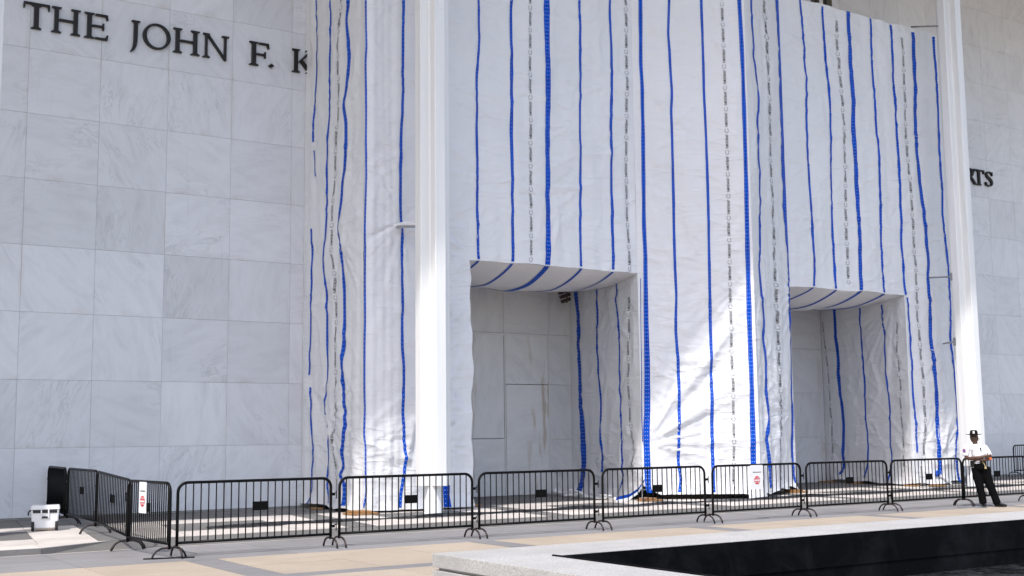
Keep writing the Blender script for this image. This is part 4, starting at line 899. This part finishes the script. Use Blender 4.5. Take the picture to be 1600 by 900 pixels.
# local frame: x to picture right, y away from the viewer, z up
hipL, hipR = (-.17, .02, .92), (.02, .02, .92); shc = (-.15, .0, 1.42)
ankL, ankR = (-.06, -.02, .09), (.25, .03, .09)
legL = [hipL, (-.15, 0, .70), (-.115, -.02, .48), (-.08, -.01, .28), ankL]; legR = [hipR, (.06, .01, .70), (.12, .0, .48), (.19, .02, .28), ankR]
torso = [(-.08, .03, .90), (-.085, .02, 1.0), (-.10, .01, 1.10), (-.12, .0, 1.22), (-.14, .01, 1.34), (-.15, .02, 1.42), (-.155, .02, 1.465)]
sL, sR = (-.345, .01, 1.395), (.045, .03, 1.375)
eL, eR = (-.375, -.02, 1.14), (.13, -.02, 1.13)
armL = [sL, (-.375, 0, 1.28), eL]; armR = [sR, (.10, .01, 1.26), eR]
wL = (.06, -.20, 1.19); foreL = [eL, (-.30, -.11, 1.13), (-.12, -.19, 1.15), wL]; wR = (-.10, -.16, 1.10); foreR = [eR, (.10, -.12, 1.12), (.02, -.16, 1.10), wR]
neck = [(-.155, .02, 1.44), (-.165, .005, 1.50), (-.17, -.005, 1.54)]
head = [(-.175, -.02, 1.505), (-.175, -.02, 1.53), (-.18, -.012, 1.58), (-.182, -.002, 1.64), (-.182, .0, 1.70), (-.182, .0, 1.735)]
parts = [(torso, [(.15, .11), (.155, .115), (.16, .12), (.165, .12), (.17, .115), (.14, .09), (.07, .06)]), (legL, [.09, .082, .062, .05, .04]), (legR, [.09, .082, .062, .05, .04]),
         (armL, [.058, .05, .042]), (armR, [.058, .05, .042]), (foreL, [.042, .045, .038, .029]), (foreR, [.042, .044, .038, .029]), (neck, [.056, .055, .055]),
         (head, [(.035, .045), (.055, .07), (.070, .088), (.075, .096), (.068, .088), (.03, .04)]),
         ([(-.182, -.10, 1.635), (-.182, -.122, 1.605), (-.182, -.095, 1.595)], [.010, .016, .012]), ([(-.262, .01, 1.645), (-.264, .012, 1.60)], [.012, .010]), ([(-.102, .01, 1.645), (-.100, .012, 1.60)], [.012, .010]),
         ([wL, (.10, -.205, 1.20), (.14, -.20, 1.20)], [(.028, .022), (.04, .02), (.038, .018)])]
for k in range(4):
    z = 1.232-.021*k; l = (.055, .065, .062, .048)[k]; parts.append(([(.135, -.205, z), (.135+l*.55, -.198, z-.004), (.135+l*.75, -.175, z-.010)], [.0098, .0092, .008]))
parts.append(([(.085, -.215, 1.215), (.10, -.225, 1.245), (.125, -.22, 1.262)], [.012, .011, .009]))
parts.append(([wR, (-.14, -.15, 1.095), (-.17, -.14, 1.09)], [(.028, .022), (.04, .02), (.037, .018)]))
for k in range(4):
    z = 1.122-.021*k; l = (.055, .065, .062, .048)[k]; parts.append(([(-.165, -.145, z), (-.165-l*.6, -.135, z-.004), (-.165-l*.8, -.11, z-.01)], [.0098, .0092, .008]))
parts.append(([(-.12, -.165, 1.11), (-.135, -.175, 1.14), (-.155, -.17, 1.155)], [.012, .011, .009]))
body = remeshed('body', parts, M['skin'], guard, .0085, 2)
remeshed('shirt', [(torso[1:6]+[(-.152, .02, 1.455)], [(.175, .135), (.185, .142), (.188, .142), (.192, .138), (.155, .108), (.085, .075)]), ([(-.30, .02, 1.40), sL, (-.378, 0, 1.28), (-.388, -.01, 1.19)], [.075, .08, .078, .074]), ([(.0, .02, 1.39), sR, (.105, .01, 1.26), (.135, -.005, 1.18)], [.075, .08, .076, .07]),
                   ([(-.19, .0, 1.46), (-.155, -.06, 1.43), (-.12, .0, 1.46)], [.03, .035, .03])], M['shirt'], guard, .012, 3)
remeshed('trousers', [([(-.085, .02, 1.07), (-.082, .02, 1.0), (-.078, .025, .90), (-.075, .025, .84)], [(.178, .138), (.186, .145), (.19, .145), (.15, .11)]), (legL[:4]+[(-.06, -.02, .075)], [.118, .112, .096, .088, .088]), (legR[:4]+[(.25, .03, .075)], [.118, .112, .096, .088, .088])], M['trousers'], guard, .013, 3)
remeshed('shoe', [([(-.06, .07, .045), (-.055, 0, .05), (-.04, -.10, .045), (-.025, -.20, .035)], [(.04, .04), (.046, .045), (.048, .04), (.035, .028)]), ([(-.06, .0, .05), (-.06, -.01, .11)], [.05, .05])], M['leather'], guard, .01, 2)
remeshed('shoe', [([(.20, .06, .045), (.26, .02, .05), (.36, -.03, .045), (.45, -.07, .035)], [(.04, .04), (.046, .045), (.048, .04), (.035, .028)]), ([(.25, .03, .05), (.25, .03, .11)], [.05, .05])], M['leather'], guard, .01, 2)
b = MB().tube([(-.083, .02, 1.035), (-.083, .02, 1.085)], [.188, .186], 28, True, [.147, .146]).build('belt', M['leather'], guard, True)
MB().bbox(-.30, -.20, -.10, .02, .93, 1.08, .02).build('holster_pouch', M['leather'], guard); MB().bbox(-.06, -.01, -.15, -.11, 1.03, 1.08, .006).build('buckle', M['gold'], guard)
MB().tube([(.0, -.155, 1.03), (.02, -.165, .98), (.04, -.16, .93)], .012, 6).bbox(.015, .06, -.17, -.155, .89, .94, .004).build('key_ring', M['gold'], guard)
hat = MB(); k = 28
prof = [(.0, 0, 1.795), (.055, 0, 1.80), (.078, 0, 1.785), (.088, 0, 1.74), (.094, 0, 1.695), (.105, 0, 1.688), (.165, 0, 1.690), (.178, 0, 1.697), (.178, 0, 1.690), (.16, 0, 1.682), (.08, 0, 1.680), (.0, 0, 1.681)]
V = []; F = []
for i in range(k):
    a = 2*math.pi*i/k
    for (r, _, z) in prof: V.append((-.182+r*math.cos(a), r*math.sin(a)*1.06, z-(.014*(abs(math.sin(a*1.0+math.pi/2)) < .35 and z > 1.75)) + (.012*abs(math.cos(a)) if r > .15 else 0)))
n = len(prof); F = [(i*n+j, ((i+1) % k)*n+j, ((i+1) % k)*n+j+1, i*n+j+1) for i in range(k) for j in range(n-1)]
pyobj('hat', V, F, M['hat'], guard, True)
MB().bbox(-.205, -.160, -.106, -.092, 1.715, 1.77, .006).build('hat_badge', M['paper'], guard)
MB().bbox(-.248, -.190, -.108, -.085, 1.632, 1.662, .008).bbox(-.174, -.116, -.108, -.085, 1.632, 1.662, .008).tube([(-.262, .0, 1.655), (-.248, -.09, 1.652)], .004, 6).tube([(-.102, .0, 1.655), (-.116, -.09, 1.652)], .004, 6).build('sunglasses', M['lens'], guard)
MB().bbox(-.115, -.088, -.03, .05, 1.55, 1.66, .01).build('hair', M['hat'], guard)
MB().tube([(-.1, 0, 1.62), (-.075, -.01, 1.60), (-.06, -.02, 1.575), (-.075, -.02, 1.555)], .006, 6).build('earpiece_cord', M['leather'], guard)
o = MB().tube([(-.43, -.075, 1.315), (-.45, -.10, 1.315)], .0, 6) if False else None
d = MB().prism(disc(.045, 18), -.004, .004, 'y').build('shoulder_patch', M['patch'], guard); d.location = (-.415, -.072, 1.315); d.rotation_euler = (0, 0, -.75)
d2 = MB().prism(disc(.022, 14), -.0075, -.0045, 'y').build('patch_centre', M['patch_blue'], d)
MB().bbox(-.075, -.035, -.142, -.118, 1.285, 1.385, .008).build('radio_microphone', M['leather'], guard)
MB().bbox(-.235, -.165, -.145, -.128, 1.318, 1.328, .002).build('pocket_flap', M['trousers'], guard)
MB().bbox(.125, .185, -.20, -.15, 1.10, 1.16, .012).build('orange_item', M['orange'], guard)
# rod he stands beside: round cover set in the paving
mc = onZ(1519, 793, 0); c = MB().prism(disc(.33, 28), 0, .008).build('drain_cover', M['steel']); c.location = (mc[0], mc[1], .003); tag(c, 'round metal cover flush in the paving beside the guard', 'drain cover')
